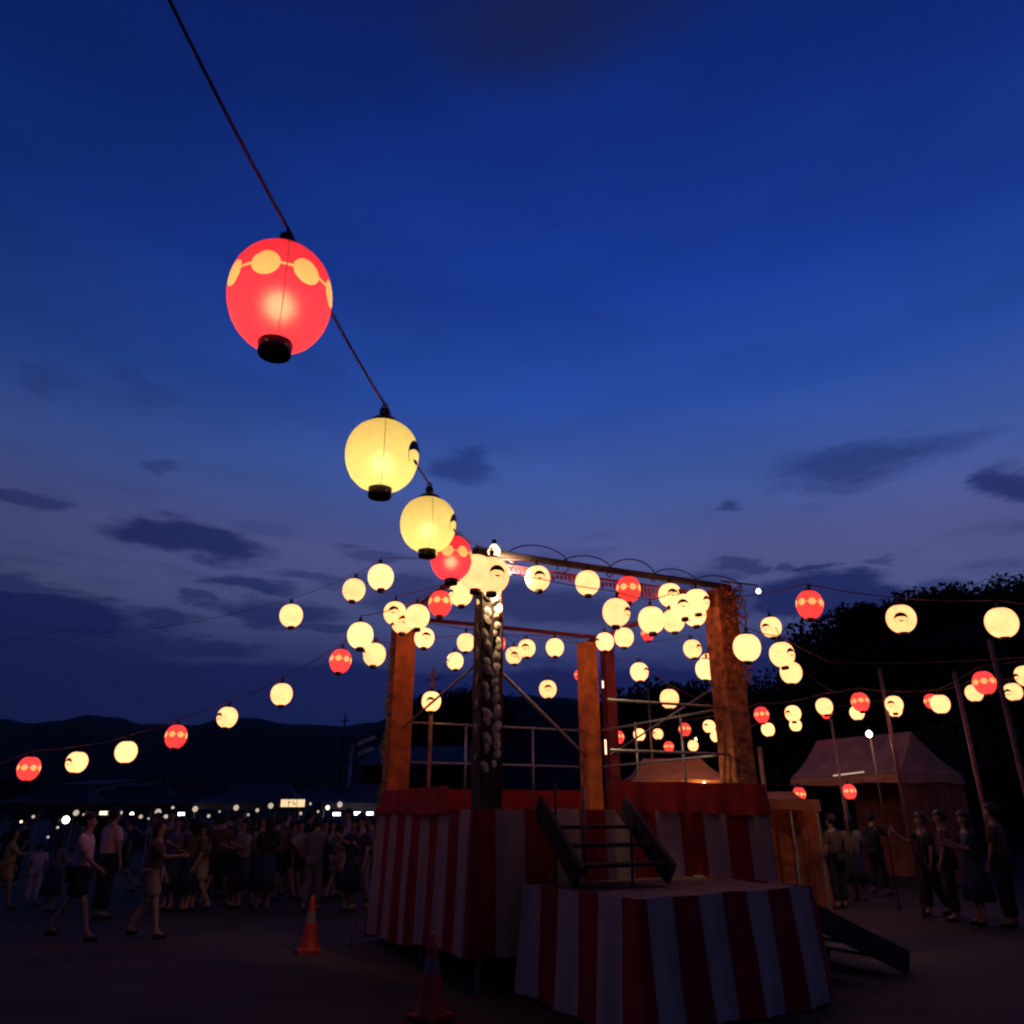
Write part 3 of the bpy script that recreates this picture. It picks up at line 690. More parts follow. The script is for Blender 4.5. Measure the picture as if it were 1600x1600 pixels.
rowQ = [lantern(1045, 1167, 15, Lr, None, 'tiniest red lantern, low above the orange tent', gf),
     lantern(1083, 1165, 16, Lw, None, 'tiny cream lantern low above the orange tent roof', gf),
     lantern(1119, 1150, 18, Lw, None, 'tiny cream lantern touching the crested one near the right post', gf)]
cord([P(940, 1168, 24)] + rowQ + [P(1200, 1130, 20)], 'lower far cord seen through the tower', .008, .015)

# perimeter poles on the right
def pole(top, label, r=.035, base=0, m_=None):
    m = MB(); m.tube([(top.x, top.y, base), (top.x, top.y, top.z)], r, 10); return tag(m.build('pole', m_ or M_rust, smooth=True), label, 'pole', 'lantern poles')
pole(P(1374, 1045, 14.6), 'lantern pole right of the tower, tallest beside the marquee lamp')
pole(P(1491, 1050, 14), 'lantern pole between the second and third rightmost rows of lanterns', .04)
pole(P(1546, 1000, 10.6), 'lantern pole closest to the right edge, passing the red lantern', .035)
pole(P(1296, 1110, 17), 'short thin pole behind the marquee left of its lamp', .025)
pole(P(1166, 1105, 16.4), 'thin pole hidden mostly behind the right tower post', .025)
pole(P(920, 1140, 21), 'thin far pole beside the rear tower post', .03)
pole(P(1012, 1075, 21), 'thin far pole through the tower opening', .03)
# power lines and their far pole
q1 = P(1540, 905, 40); q2 = P(1640, 880, 30)
cord([P(1480, 925, 60), P(1540, 905, 40), P(1700, 870, 26)], 'upper power line at the right edge over the hill', .02, .01, M_black, 'power_line', 'power line')
cord([P(1480, 930, 60), P(1545, 911, 40), P(1700, 884, 26)], 'lower power line at the right edge over the hill', .02, .01, M_black, 'power_line', 'power line')

# ------------------------------------------------------------------ tower
tw = empty('festival_tower', up(NR, 0), 0, 'square raised stage tower with striped cloth skirt, four posts and top beams', 'stage tower')
inv = -Vector((NR.x, NR.y, 0))
def T(v): return Vector(v) + inv
PZ = 1.72; OV = .22
# platform
ctr = (NR + RR) / 2
m = MB(); m.box(T(up(ctr, PZ - .12)), (SIDE + .12, SIDE + .12, .1), ANG); m.build('platform_frame', M_darkwood, tw)
nb = 14; bw = (SIDE + .2) / nb
pm = MB().box((0, 0, 0), (SIDE + .2, bw - .012, .045)).mesh('floor_board', M_plank)
for i in range(nb):
    c = ctr + e2 * (-(SIDE / 2 + .1) + bw * (i + .5)); link('floor_board', pm, tw, T(up(c, PZ - .045)), (0, 0, ANG))
# legs below the floor
legm = MB().tube([(0, 0, 0), (0, 0, PZ - .17)], .03, 10).mesh('support_leg', M_pipe)
for i in range(3):
    for j in range(3):
        if i == j == 1: continue
        c = NR + e1 * (SIDE * i / 2) + e2 * (SIDE * j / 2); link('support_leg', legm, tw, T(c))
# posts: near slim and flowered, left and rear boxed, right thick and rough
def boxed_post(c, w, z0, z1, m_, rows=5, name='post'):
    mm = MB(); hgt = (z1 - z0) / rows
    for i in range(rows):
        mm.box((0, 0, z0 + hgt * (i + .5)), (w * (1 + .012 * (i % 2)), w * (1 + .012 * (i % 2)), hgt - .004 * (i % 2)), ANG)
    return mm.build(name, m_, tw, loc=T(c))
boxed_post(LT + e1 * .07, .33, PZ - .02, TOPZ - .1, M_postwood)
boxed_post(RR - e1 * .12 + e2 * .02, .27, PZ - .02, TOPZ - .1, M_postwood)
boxed_post(RR + e1 * .30, .19, PZ - .02, TOPZ - .1, M_postred)
boxed_post(RT + e2 * .07, .32, PZ - .02, TOPZ - .04, M_bark2, 9)
mm = MB()
for k in range(8): mm.box((0, 0, PZ + (TOPZ - .06 - PZ) * (k + .5) / 8), (.25 + .012 * (k % 2), .25 + .012 * (k % 2), (TOPZ - .06 - PZ) / 8 - .003), ANG)
mm.build('post', M_darkwood, tw, loc=T(NR + (e1 + e2) * .09))
mm = MB(); mm.tube([Vector((0, 0, PZ)), Vector((0, 0, TOPZ - .25))], .03, 10); mm.build('post', M_dimred, tw, True, T(NR + e1 * .27 + e2 * .1))
# paper flowers wound up the near post
fr_ = random.Random(3)
def pale_leaf():
    m_ = MB(); n = 10; vs = [(0, -.012, 0)]
    for k in range(n):
        a = 6.283 * k / n; vs.append((.046 * math.cos(a), .010 * math.cos(a) ** 2 + .012 * math.sin(a) ** 2, .072 * math.sin(a) * (1.12 if math.sin(a) > 0 else .95)))
    m_.add(vs, [(0, 1 + k, 1 + (k + 1) % n) for k in range(n)]); return m_.mesh('paper_leaf', M_flower)
pleaf = pale_leaf()
for k in range(44):
    z = TOPZ - .40 - (k // 2) * .098 - .049 * (k % 2) + fr_.uniform(-.012, .012); sgn = -1 if k % 2 else 1
    if k % 6 == 5: o_ = -e1 * .15 + e2 * .04 * sgn; ra = ANG - math.pi / 2
    else: o_ = e1 * (.062 * sgn + fr_.uniform(-.02, .02)) - e2 * .15; ra = ANG
    link('paper_leaf', pleaf, tw, T(up(NR + (e1 + e2) * .09 + o_, z)), (R(fr_.uniform(-25, 15)), R(sgn * 18 + fr_.uniform(-20, 20)), ra + R(fr_.uniform(-20, 20))), fr_.uniform(.8, 1.12))
# green tinsel down the outer edge of the left post, dark leaves on the right post
def tinsel(c, z0, z1, r, mat_, name, n=420, seed=1, leaf=.035, outward=None):
    rr_ = random.Random(seed); m_ = MB()
    for i in range(n):
        t = i / n; z = z1 + (z0 - z1) * t; a = rr_.uniform(0, 6.28); q_ = r * (.5 + .5 * rr_.random())
        p_ = Vector((math.cos(a) * q_ + .03 * math.sin(z * 9), math.sin(a) * q_, z)); e_ = Euler((rr_.uniform(0, 6), rr_.uniform(0, 6), rr_.uniform(0, 6))).to_matrix()
        m_.add([p_ + e_ @ Vector(w_) * leaf for w_ in ((-1, 0, 0), (0, -.35, 0), (1, 0, 0), (0, .35, 0))], [(0, 1, 2, 3)])
    return m_.build(name, mat_, tw, loc=T(c))
tinsel(LT - e1 * .15 - e2 * .1, PZ + .05, TOPZ - .5, .05, M_green, 'tinsel_garland', 300)
tinsel(RT + e2 * .07 + Vector((.12, -.1, 0)), TOPZ - 1.4, TOPZ + .02, .2, M_bark2, 'leaf_wrap', 500, 2, .045)
# top beams
def beam(a, b, z, r=.03, m_=M_darkwood, name='top_beam', ext=.15):
    d = (b - a).normalized(); mm_ = MB(); mm_.bar(T(up(a - d * ext, z)), T(up(b + d * ext, z)), r * 2, r * 2); return mm_.build(name, m_, tw)
beam(NR, RT, TOPZ + .02, .035); beam(NR, LT, TOPZ - .04, .03, M_postred); beam(LT, RR, TOPZ + .02, .03, M_postred); beam(RT, RR, TOPZ - .045, .03, M_postred)
beam(NR, RT, TOPZ - .12, .014, M_postred, 'hanging_rail', 0)
# pink fringe of the front beam
gm = MB(); rr2 = random.Random(5); K = 60
for i in range(K):
    t = (i + .5) / K; p_ = NR + e1 * (SIDE * t); z = TOPZ - .14 - .015 * math.sin(t * 30); h_ = .05 + .05 * rr2.random() + (.07 if .62 < t < .98 else 0)
    w_ = SIDE / K * .42; o1 = e1 * w_
    gm.add([T(up(p_ - o1, z)), T(up(p_ + o1, z)), T(up(p_ + o1 * .8 - e2 * .02, z - h_)), T(up(p_ - o1 * .8 - e2 * .02, z - h_))], [(0, 1, 2, 3)])
go = gm.build('fringe_garland', M_pinkrope, tw)
# railings: two rails on each side, front side open at the stair
def rail(a, b, z, t0=0, t1=1, m_=M_pipe):
    mm_ = MB(); mm_.tube([T(up(a.lerp(b, t0), z)), T(up(a.lerp(b, t1), z))], .018, 8); return mm_.build('rail', m_, tw, True)
for z in (2.42, 3.02):
    rail(LT, RR, z); rail(RT, RR, z)
    rail(NR, RT, z - .02, .46, 1)
mm = MB(); mm.tube([T(up(NR + e2 * .3, 3.55)), T(up(NR + e2 * 1.2 + e1 * .6, 3.3)), ], .02, 8); mm.build('brace', M_pipe, tw, True)
mm = MB(); mm.tube([T(up(NR + e1 * .15, 3.30)), T(up(RR - e1 * .25, 2.62))], .024, 8); mm.build('brace', M_pipe, tw, True)
mm = MB(); mm.tube([T(up(LT + e1 * .1, 2.9)), T(up(NR - e2 * -.2, 3.35))], .016, 8); mm.build('brace', M_pipe, tw, True)
mm = MB(); mm.tube([T(up(RR.lerp(RT, .12), 2.6)), T(up(RT, 3.42))], .016, 8); mm.build('brace', M_pipe, tw, True)
for t in (.33, .66):
    mm = MB(); p_ = LT.lerp(RR, t); mm.tube([T(up(p_, PZ)), T(up(p_, 3.05))], .018, 8); mm.build('rail_post', M_pipe, tw, True)
    mm = MB(); p_ = RT.lerp(RR, t); mm.tube([T(up(p_, PZ)), T(up(p_, 3.05))], .018, 8); mm.build('rail_post', M_pipe, tw, True)
mm = MB(); p_ = RT + e1 * .26 - e2 * .1; mm.tube([T(up(p_, .0)), T(up(p_, 2.5))], .028, 10); mm.build('corner_pole', M_rust, tw, True)
# striped skirt
Mst1 = striped('red_white_stripes', .345)
OW = .12
cN, cL, cR, cRR = NR - (e1 + e2) * OW, LT + (e2 - e1) * OW, RT + e1 * OV - e2 * OW, RR + e1 * OV + e2 * OW
curtain('striped_skirt', [T(cL), T(cN), T(cR), T(cRR)], [.06, .36, .2, .2], PZ + .02, Mst1, tw, .028, 1.9, seed=1, closed=True)
curtain('red_valance', [T(cL - e1 * .02), T(cL.lerp(cN, .80) - e1 * .02)], PZ - .03, 2.0, M_redcloth, tw, .012, 1.6, 5, .03, rows=3)
curtain('red_valance', [T(cN.lerp(cR, .43) - e2 * .02), T(cR + (e1 - e2) * .02), T(cRR + (e1 + e2) * .02), T(cL + (e2 - e1) * .02)], PZ - .03, 2.05, M_redcloth, tw, .012, 1.6, 6, .03, rows=3)
# stakes guying the skirt
for (x, y, x2, y2, lb) in ((566, 1420, 545, 1478, 'slack guy rope at the left foot of the tower skirt'), (733, 1482, 712, 1530, 'guy rope at the near foot of the tower skirt')):
    g0 = G(x2, y2); g1 = P(x, y, g0.y + .5); cord([g0, g1], lb, .012, 0, M_plank, 'guy_rope', 'rope')

# looping cable over the front beam
pts = []
loops = 5.3
for i in range(220):
    t = i / 219; a = t * loops * 6.283 + 4.5
    c = NR + e1 * (SIDE * (.10 + 1.02 * t)); z = TOPZ + .06 + (.15 - .04 * t) * math.sin(a) + .03 * math.sin(a * .37); q_ = -(.19 + .05 * math.sin(a * .21)) * math.cos(a)
    pts.append(up(c + e1 * q_ * .9 + e2 * .06 * math.cos(a), z))
pts = [up(NR + e1 * .12 - e2 * .05, TOPZ - .55), up(NR + e1 * .3, TOPZ - .25)] + pts
m = MB(); m.tube(pts, .0085, 6); tag(m.build('power_cable', M_black, smooth=True), 'dark power cable looped loosely along the front top beam', 'cable')

# flood lamps fixed to the tower corners
def bulb_lamp(loc, label, m_=M_bigbulb, r=.045, power=0, color=(1, .7, .4), spot=None, cat='bare bulb', size=R(120)):
    root = empty('bulb_lamp', loc, 0, label, cat)
    MB().lathe([(.001, -r), (r * .5, -r * .87), (r * .87, -r * .5), (r, 0), (r * .87, r * .5), (r * .6, r * .85), (r * .36, r * 1.15)], 18).build('bulb', m_, root, True)
    MB().lathe([(r * .34, r * 1.12), (r * .36, r * 1.9), (r * .1, r * 2.0)], 12).build('socket', M_black, root, True)
    if power:
        ld = bpy.data.lights.new('lamp_light', 'SPOT' if spot else 'POINT'); ld.energy = power; ld.color = color; ld.shadow_soft_size = .05
        lo = bpy.data.objects.new('lamp_light', ld); COL.objects.link(lo); lo.parent = root
        if spot:
            ld.spot_size = size; ld.spot_blend = .6; d_ = Vector(spot) - Vector(loc); lo.rotation_euler = d_.to_track_quat('-Z', 'Y').to_euler(); lo.location = d_.normalized() * (r * 1.3)
        else: lo.location = (0, 0, -r * 1.6)
    return root
bulb_lamp(P(772, 862, 8.5), 'brilliant bare bulb on the top corner of the near tower post', r=.078, power=360, spot=up(ctr + e2 * .7, 2.9), size=R(116))
lp = P(1185, 924, 10.6)
bulb_lamp(lp, 'white bulb on a bracket right of the right tower post top', M_glow_white, .035, power=0)
m = MB(); m.tube([up(RT, lp.z + .07), (lp.x, lp.y, lp.z + .09)], .012, 6); tag(m.build('lamp_bracket', M_black), 'bracket holding the white bulb at the right post', 'bracket')
# two upright tube lamps tied to the rear post
M_tube_hot = mat('warm_tube_glass', (.9, .8, .7), .3, (1, .5, .33), 3)
tz = RR - e2 * .26 + e1 * .02
for z0_, z1_, lb in ((2.62, 2.86, 'lower upright tube lamp tied to the rear tower post'), (3.74, 3.86, 'upper short upright tube lamp tied to the rear tower post')):
    r_ = empty('tube_lamp', up(tz, z0_), 0, lb, 'tube light', 'tube lamps on the rear post')
    MB().tube([(0, 0, 0), (0, 0, z1_ - z0_)], .014, 10).build('tube', M_tube_hot, r_, True); MB().bar(e2 * .04 + Vector((0, 0, -.04)), e2 * .04 + Vector((0, 0, z1_ - z0_ + .04)), .05, .03).build('fitting', M_black, r_)

# ------------------------------------------------------------------ stairs between the platform and the box
def stair(a, b, z0, z1, out, steps, label, lift=.05):
    """a, b: the two top corners on the ground plan; out: horizontal run"""
    root = empty('staircase', (a + b) / 2, 0, label, 'stairs'); o0 = -((a + b) / 2)
    for c in (a, b):
        mm_ = MB(); mm_.bar(up(c, z1 + lift) + o0, up(c + out, z0 + .08) + o0, .05, .24); mm_.build('stringer', M_darkwood, root)
    d = (b - a); ang = math.atan2(d.y, d.x)
    sm = MB().box((0, 0, 0), (d.length - .06, out.length / steps * .95, .035)).mesh('step', M_darkwood)
    for i in range(steps):
        t = (i + .5) / steps; c = (a + b) / 2 + out * t; link('step', sm, root, up(c, z1 + (z0 - z1) * (i + 1) / (steps + 1)) + o0, (0, 0, ang))
    return root
sa = NR + e1 * .55 - e2 * (OV + .1); sb = NR + e1 * 1.62 - e2 * (OV + .1)
stair(sa, sb, 1.04, PZ, -e2 * .85, 3, 'dark wooden stair from the tower platform down to the striped landing')
m = MB(); q = P(915, 1372, 8.45); m.tube([(q.x, q.y, q.z), (q.x, q.y, 1.95)], .022, 8); tag(m.build('pole', M_rust, smooth=True), 'upright pole standing on the striped landing beside the stair', 'pole')
for x_, y_, Y_, zt, lb in ((988, 1368, 8.6, 1.75, 'thin dark upright on the landing at the right foot of the stair'), (868, 1365, 8.75, 2.0, 'thin dark upright on the landing at the left foot of the stair')):
    q = P(x_, y_, Y_); m = MB(); m.tube([(q.x, q.y, 1.0), (q.x + .02, q.y, zt)], .014, 8); tag(m.build('pole', M_darkwood, smooth=True), lb, 'pole')

# ------------------------------------------------------------------ striped landing
f1 = Vector((math.cos(R(33)), math.sin(R(33)), 0)); f2 = Vector((-f1.y, f1.x, 0))
BB = Vector((1.10, 7.14, 0)); BC = BB + f1 * 2.3; BA = BB + f2 * 1.8; BD = BC + f2 * 1.8; BZ = 1.0
box = empty('striped_landing', BB, 0, 'low box landing wrapped in red and white striped cloth in front of the tower', 'landing')
def TB(v): return Vector(v) - BB
bc = (BB + BD) / 2; nb = 7; bw = 1.74 / nb
pm = MB().box((0, 0, 0), (2.24, bw - .012, .04)).mesh('floor_board', M_plank)
for i in range(nb): link('floor_board', pm, box, TB(up(BB + f2 * (.03 + bw * (i + .5)) + f1 * 1.15, BZ - .02)), (0, 0, R(33)))
MB().box(TB(up(bc, BZ - .09)), (2.2, 1.7, .1), R(33)).build('platform_frame', M_darkwood, box)
lm_ = MB().tube([(0, 0, 0), (0, 0, BZ - .14)], .03, 8).mesh('support_leg', M_pipe)
for c in (BB, BC, BA, BD): link('support_leg', lm_, box, TB(c.lerp(bc, .05)))
Mbox = striped('red_white_stripes_landing', .31, whitec=(.74, .53, .41), redc=(.52, .016, .014))
curtain('striped_skirt', [TB(BA), TB(BB), TB(BC), TB(BD)], .03, BZ + .02, Mbox, box, .026, 1.6, 2, .07)
# second stair to the ground on the right
stair(BC + f2 * .5, BC + f2 * 1.55, 0, BZ, f1 * 2.2, 5, 'dark stair from the striped landing down to the ground on the right', -.12)

# ------------------------------------------------------------------ traffic cones
def cone(px, py, label, h=.70):
    g = G(px, py); root = empty('traffic_cone', g, rnd.uniform(0, 1), label, 'traffic cone', 'traffic cones by the stage')
    m_ = MB(); m_.box((0, 0, .02), (.30, .30, .04)); m_.build('base', M_orange, root)
    MB().lathe([(.145, .041), (.135, .055), (.105, .2), (.075, .36)], 24).build('body', M_orange, root, True)
    MB().lathe([(.0755, .36), (.055, .48)], 24).build('reflective_band', M_band, root, True)
    MB().lathe([(.055, .48), (.035, .60), (.024, h - .04), (.012, h - .03), (.001, h - .03)], 24).build('tip', M_orange, root, True)
cone(672, 1592, 'orange traffic cone nearest the viewer in front of the striped skirt')
cone(481, 1488, 'orange traffic cone standing alone left of the tower')

# ------------------------------------------------------------------ marquee on the right
def marquee(label, x0, x1, y0, y1, ze, zr, canvas, hipl=.0, hipr=.35, val=.22, walls=(), rot=0):
    root = empty('marquee', ((x0 + x1) / 2, (y0 + y1) / 2, 0), rot, label, 'tent'); cx, cy = (x0 + x1) / 2, (y0 + y1) / 2
    X0, X1, Y0, Y1 = x0 - cx, x1 - cx, y0 - cy, y1 - cy; w = X1 - X0
    r0, r1 = X0 + w * hipl, X1 - w * hipr
    def panel(name, quad, n=8):
        m_ = MB(); a, b_, c, d = [Vector(q) for q in quad]; vs = []; fs = []
        for j in range(n + 1):
            for i in range(n + 1):
                s_, t_ = i / n, j / n; p_ = a.lerp(b_, s_).lerp(d.lerp(c, s_), t_); p_.z -= .10 * math.sin(math.pi * t_) * (1 - .3 * math.sin(math.pi * s_)); vs.append(p_)
        for j in range(n):
            for i in range(n): q = j * (n + 1) + i; fs.append((q, q + 1, q + n + 2, q + n + 1))
        m_.add(vs, fs); return m_.build(name, canvas, root, True)
    panel('roof_panel', [(X0, Y0, ze), (X1, Y0, ze), (r1, 0, zr), (r0, 0, zr)]); panel('roof_panel', [(X1, Y1, ze), (X0, Y1, ze), (r0, 0, zr), (r1, 0, zr)])
    panel('roof_panel', [(X1, Y0, ze), (X1, Y1, ze), (r1, 0, zr), (r1, 0, zr)]); panel('roof_panel', [(X0, Y1, ze), (X0, Y0, ze), (r0, 0, zr), (r0, 0, zr)])
    curtain('valance', [(X0, Y0, 0), (X1, Y0, 0), (X1, Y1, 0), (X0, Y1, 0)], ze - val, ze - .004, canvas, root, .012, 1.5, 1, .01, 2, True, .15)
    lm2 = MB().tube([(0, 0, 0), (0, 0, ze)], .022, 8).mesh('leg', M_pipe)
    for x in (X0 + .05, cx - cx, X1 - .05):
        for y in (Y0 + .05, Y1 - .05): link('leg', lm2, root, (x, y, 0))
    for wl in walls:
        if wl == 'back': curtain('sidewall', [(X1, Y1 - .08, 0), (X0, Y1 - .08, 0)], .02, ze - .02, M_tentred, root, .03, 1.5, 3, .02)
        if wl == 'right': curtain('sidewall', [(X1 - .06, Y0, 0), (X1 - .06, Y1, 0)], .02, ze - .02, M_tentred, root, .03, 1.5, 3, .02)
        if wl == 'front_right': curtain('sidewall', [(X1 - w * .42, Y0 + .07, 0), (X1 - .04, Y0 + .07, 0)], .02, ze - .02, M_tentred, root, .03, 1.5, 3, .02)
    return root
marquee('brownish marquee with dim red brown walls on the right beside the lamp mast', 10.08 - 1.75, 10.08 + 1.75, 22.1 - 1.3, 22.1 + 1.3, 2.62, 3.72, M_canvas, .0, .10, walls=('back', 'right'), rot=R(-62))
marquee('tent with an orange lit roof seen through the tower opening', 2.9, 5.4, 19.2, 21.6, 2.45, 3.0, M_canvaso, .2, .2, walls=('back',))
marquee('small reddish lit stall tent between the right tower post and the marquee', 4.95, 6.1, 15.9, 17.4, 1.95, 2.1, M_tentred, .2, .2, walls=('back', 'right'))
bulb_lamp(P(1358, 1147, 15.3), 'small greenish white lamp on a mast above the marquee roof', M_glow_white, .06, power=20, color=(1, .60, .40))
q = P(1358, 1147, 15.3); m = MB(); m.tube([(q.x + .15, q.y + .3, 0), (q.x + .15, q.y + .3, q.z + .16)], .015, 8); tag(m.build('pole', M_darkwood, smooth=True), 'mast of the greenish white lamp in front of the marquee', 'pole')
m = MB(); a_, b_ = P(1302, 1212, 20), P(1350, 1206, 20); m.tube([a_, b_], .018, 8); o = m.build('fluorescent_tube', mat('dim_tube', (.7, .65, .55), .4, (1, .75, .5), .5), smooth=True); tag(o, 'dim fluorescent tube under the marquee eave', 'tube light')
gs = 'red lanterns under the marquee'
c1 = lantern(1249, 1241, 19, Lr, 0, 'left of the two small red lanterns in front of the marquee', gs)
c2 = lantern(1327, 1237, 20, Lr, 0, 'right of the two small red lanterns in front of the marquee', gs)
cord([P(1195, 1222, 17.5), c1, c2, P(1405, 1214, 17)], 'cord of the two small red lanterns in front of the marquee', .006, .02)
bulb_lamp((4.6, 19.0, 2.35), 'warm bulb under the eave of the orange lit tent', M_glow_warm, .035, power=10, color=(1, .5, .2))
bulb_lamp((5.5, 16.4, 1.85), 'warm bulb inside the small reddish stall tent', M_glow_warm, .03, power=2.0, color=(1, .3, .15))
bulb_lamp((4.3, 18.2, 3.3), 'warm bulb hung in front of the orange lit tent roof', M_glow_warm, .02, power=34, color=(1, .5, .2))

# ------------------------------------------------------------------ far side on the left: stalls, lights, buildings
def stall(x, Y, w, label, canvas=M_canvasb, lamps=()):
    g = P(x, 1270, Y); return marquee(label, g.x - w / 2, g.x + w / 2, Y, Y + 2.4, 1.98, 2.55, canvas, .25, .25)
for (x, Y, w, lb) in ((60, 25, 3.0, 'dim stall tent behind the crowd at the left edge'), (190, 26, 3.2, 'dim stall tent under the lit window'), (300, 26, 2.8, 'dim stall tent with the white tube lamp'),
        (385, 24, 3.2, 'bluish stall tent left of the lit shop sign'), (500, 26, 3.0, 'bluish stall tent just right of the lit shop sign'), (565, 24, 2.4, 'stall tent nearest the tower with two short tubes')):
    stall(x, Y, w, lb, M_canvasb if x > 330 else M_roof)
globes = [(119, 1270, .13, M_glow_dim, 'dim round lamp above the brightest white lamp'), (187, 1270, .13, M_glow_dim, 'orange round lamp under the lit window'), (183, 1280, .08, M_glow_dim, 'small pale lamp just under the orange round lamp'),
  (103, 1281, .17, M_glow_white, 'brightest white lamp at the left behind the heads'), (142, 1281, .12, M_glow_dim, 'pale lamp right of the brightest white lamp'), (220, 1276, .09, M_glow_dim, 'small bluish lamp left of the pair of round lamps'),
  (247, 1269, .15, M_glow_dim, 'round lamp, larger of the touching pair'), (259, 1276, .10, M_glow_dim, 'round lamp, smaller of the touching pair'), (305, 1264, .13, M_glow_dim, 'round lamp right of the white tube lamp'),
  (326, 1275, .08, M_glow_dim, 'small white lamp below and right of a round one'), (369, 1262, .13, M_glow_dim, 'round lamp over the bluish stall tent'), (361, 1275, .08, M_glow_dim, 'small pinkish lamp on the bluish stall tent'),
  (423, 1259, .13, M_glow_dim, 'round lamp touching the lit shop sign on its left'), (485, 1256, .06, M_glow_dim, 'tiny lamp right of the lit shop sign'), (531, 1257, .13, M_glow_dim, 'round lamp left of the grey mast'), (542, 1270, .06, M_glow_warm, 'tiny warm lamp by the foot of the grey mast'),
  (75, 1308, .06, M_glow_dim, 'tiny pale lamp low at the left'), (90, 1293, .06, M_glow_dim, 'tiny pale lamp below the brightest white lamp')]
tiny = [(33, 1284, 'at the far left edge of the crowd'), (52, 1276, 'left of the brightest white lamp, up on the stall eave'), (131, 1273, 'between the brightest lamp and the lit window'), (206, 1272, 'right of the orange round lamp'), (232, 1279, 'left of the touching pair of round lamps'),
  (270, 1262, 'above the white tube lamp'), (294, 1277, 'below right of the white tube lamp'), (316, 1281, 'under the round lamp right of the tube'), (343, 1268, 'at the left end of the bluish stall tent'), (352, 1279, 'low at the left end of the bluish stall tent'), (388, 1273, 'under the middle of the bluish stall tent'),
  (402, 1266, 'at the right end of the bluish stall tent'), (438, 1274, 'just under the left end of the lit sign'), (470, 1271, 'just under the right end of the lit sign'), (497, 1268, 'right of the lit sign by the next tent'), (512, 1262, 'left of the round lamp beside the grey mast')]
for i_, (x, y, t_) in enumerate(tiny): globes.append((x, y, (.05, .075, .06, .09)[i_ % 4], M_glow_warm if i_ % 3 == 0 else M_glow_dim, 'tiny lamp ' + t_))
for (x, y, r_, m_, lb) in globes:
    r_ *= .62; p_ = P(x, y, 23.5); root = empty('globe_lamp', p_, 0, lb, 'lamp', 'lamps along the far stalls')
    MB().lathe([(.001, -r_), (r_ * .6, -r_ * .8), (r_, 0), (r_ * .6, r_ * .8), (.001, r_)], 16).build('globe', m_, root, True)
    MB().tube([(0, 0, r_), (0, 0, r_ + .25)], .008, 5).build('hanger', M_black, root)
for (x, y, w_, lb) in ((280, 1272, .28, 'short white tube lamp among the far stalls'), (557, 1271, .22, 'left of the two short bright tubes beside the tower skirt'), (578, 1271, .18, 'right of the two short bright tubes beside the tower skirt'), (526, 1272, .2, 'faint tube lamp left of the two bright tubes')):
    p_ = P(x, y, 23.5); root = empty('tube_lamp', p_, 0, lb, 'tube light', 'tube lamps of the far stalls')
    MB().tube([(-w_ / 2, 0, 0), (w_ / 2, 0, 0)], .045, 10).build('tube', M_glow_white, root, True); MB().box((0, 0, .07), (w_ * 1.1, .06, .03)).build('fitting', M_black, root)
# lit shop sign
p_ = P(458, 1255, 23); sg = empty('shop_sign', p_, 0, 'long warm lit sign board among the far stalls', 'sign')
MB().box((0, 0, 0), (.78, .06, .26)).build('frame', M_black, sg)
for dx in (-.235, .0, .235): MB().box((dx, -.035, 0), (.215, .012, .20)).build('lit_panel', M_glow_sign, sg)
for a_, b_, c_ in ((-.1, .02, .05), (.05, -.02, .07), (.0, .04, .04)): MB().box((a_, -.045, b_), (c_, .006, .035)).build('dark_mark', M_blackprint, sg)
MB().tube([(-.3, .03, -.13), (-.3, .03, -p_.z)], .02, 6).build('leg', M_black, sg); MB().tube([(.3, .03, -.13), (.3, .03, -p_.z)], .02, 6).build('leg', M_black, sg)
# low pale building with one lit window
def building(x0, x1, ytop, Y, depth, label, roofh=.6, wmat=M_wall, wins=(), lit=()):
    a, b_ = P(x0, 1270, Y), P(x1, 1270, Y); h = P(x0, ytop, Y).z; w = b_.x - a.x
    root = empty('building', ((a.x + b_.x) / 2, Y, 0), 0, label, 'building')
    MB().box((0, depth / 2, h / 2), (w, depth, h)).build('wall', wmat, root)
    m_ = MB(); o_ = .25; m_.add([(-w / 2 - o_, -o_, h), (w / 2 + o_, -o_, h), (w / 2 + o_, depth + o_, h), (-w / 2 - o_, depth + o_, h), (-w / 2 - o_, depth / 2, h + roofh), (w / 2 + o_, depth / 2, h + roofh)],
        [(0, 1, 5, 4), (2, 3, 4, 5), (0, 4, 3), (1, 2, 5), (3, 2, 1, 0)]); m_.build('roof', M_roof, root)
    for i, (fx, fz, ww, wh, on) in enumerate(wins):
        x = -w / 2 + w * fx; z = h * fz
        fr = MB().box((x, -.02, z), (ww + .14, .06, wh + .14)).build('window', M_black, root)
        MB().box((x - ww * .26, -.055, z), (ww * .46, .02, wh)).build('pane', M_win if on else M_roof, fr); MB().box((x + ww * .26, -.055, z), (ww * .46, .02, wh)).build('pane', M_win if on else M_roof, fr)
    return root
building(82, 152, 1226, 42, 8, 'low pale building behind the crowd on the left', .4, wins=((.25, .55, .9, .8, False), (.7, .55, .9, .8, False)))
building(150, 196, 1234, 38, 6, 'dark hut with one bright window above the crowd on the left', .4, M_roof, wins=((.42, .72, .78, .72, True),))
building(470, 545, 1240, 45, 8, 'low grey building behind the stall right of the shop sign', .4, wins=((.3, .5, .9, .8, False),))
building(560, 760, 1196, 48, 12, 'long dark hall behind the left tower post', 1.6, M_roof, wins=((.2, .5, 1.2, 1, False), (.6, .5, 1.2, 1, False)))
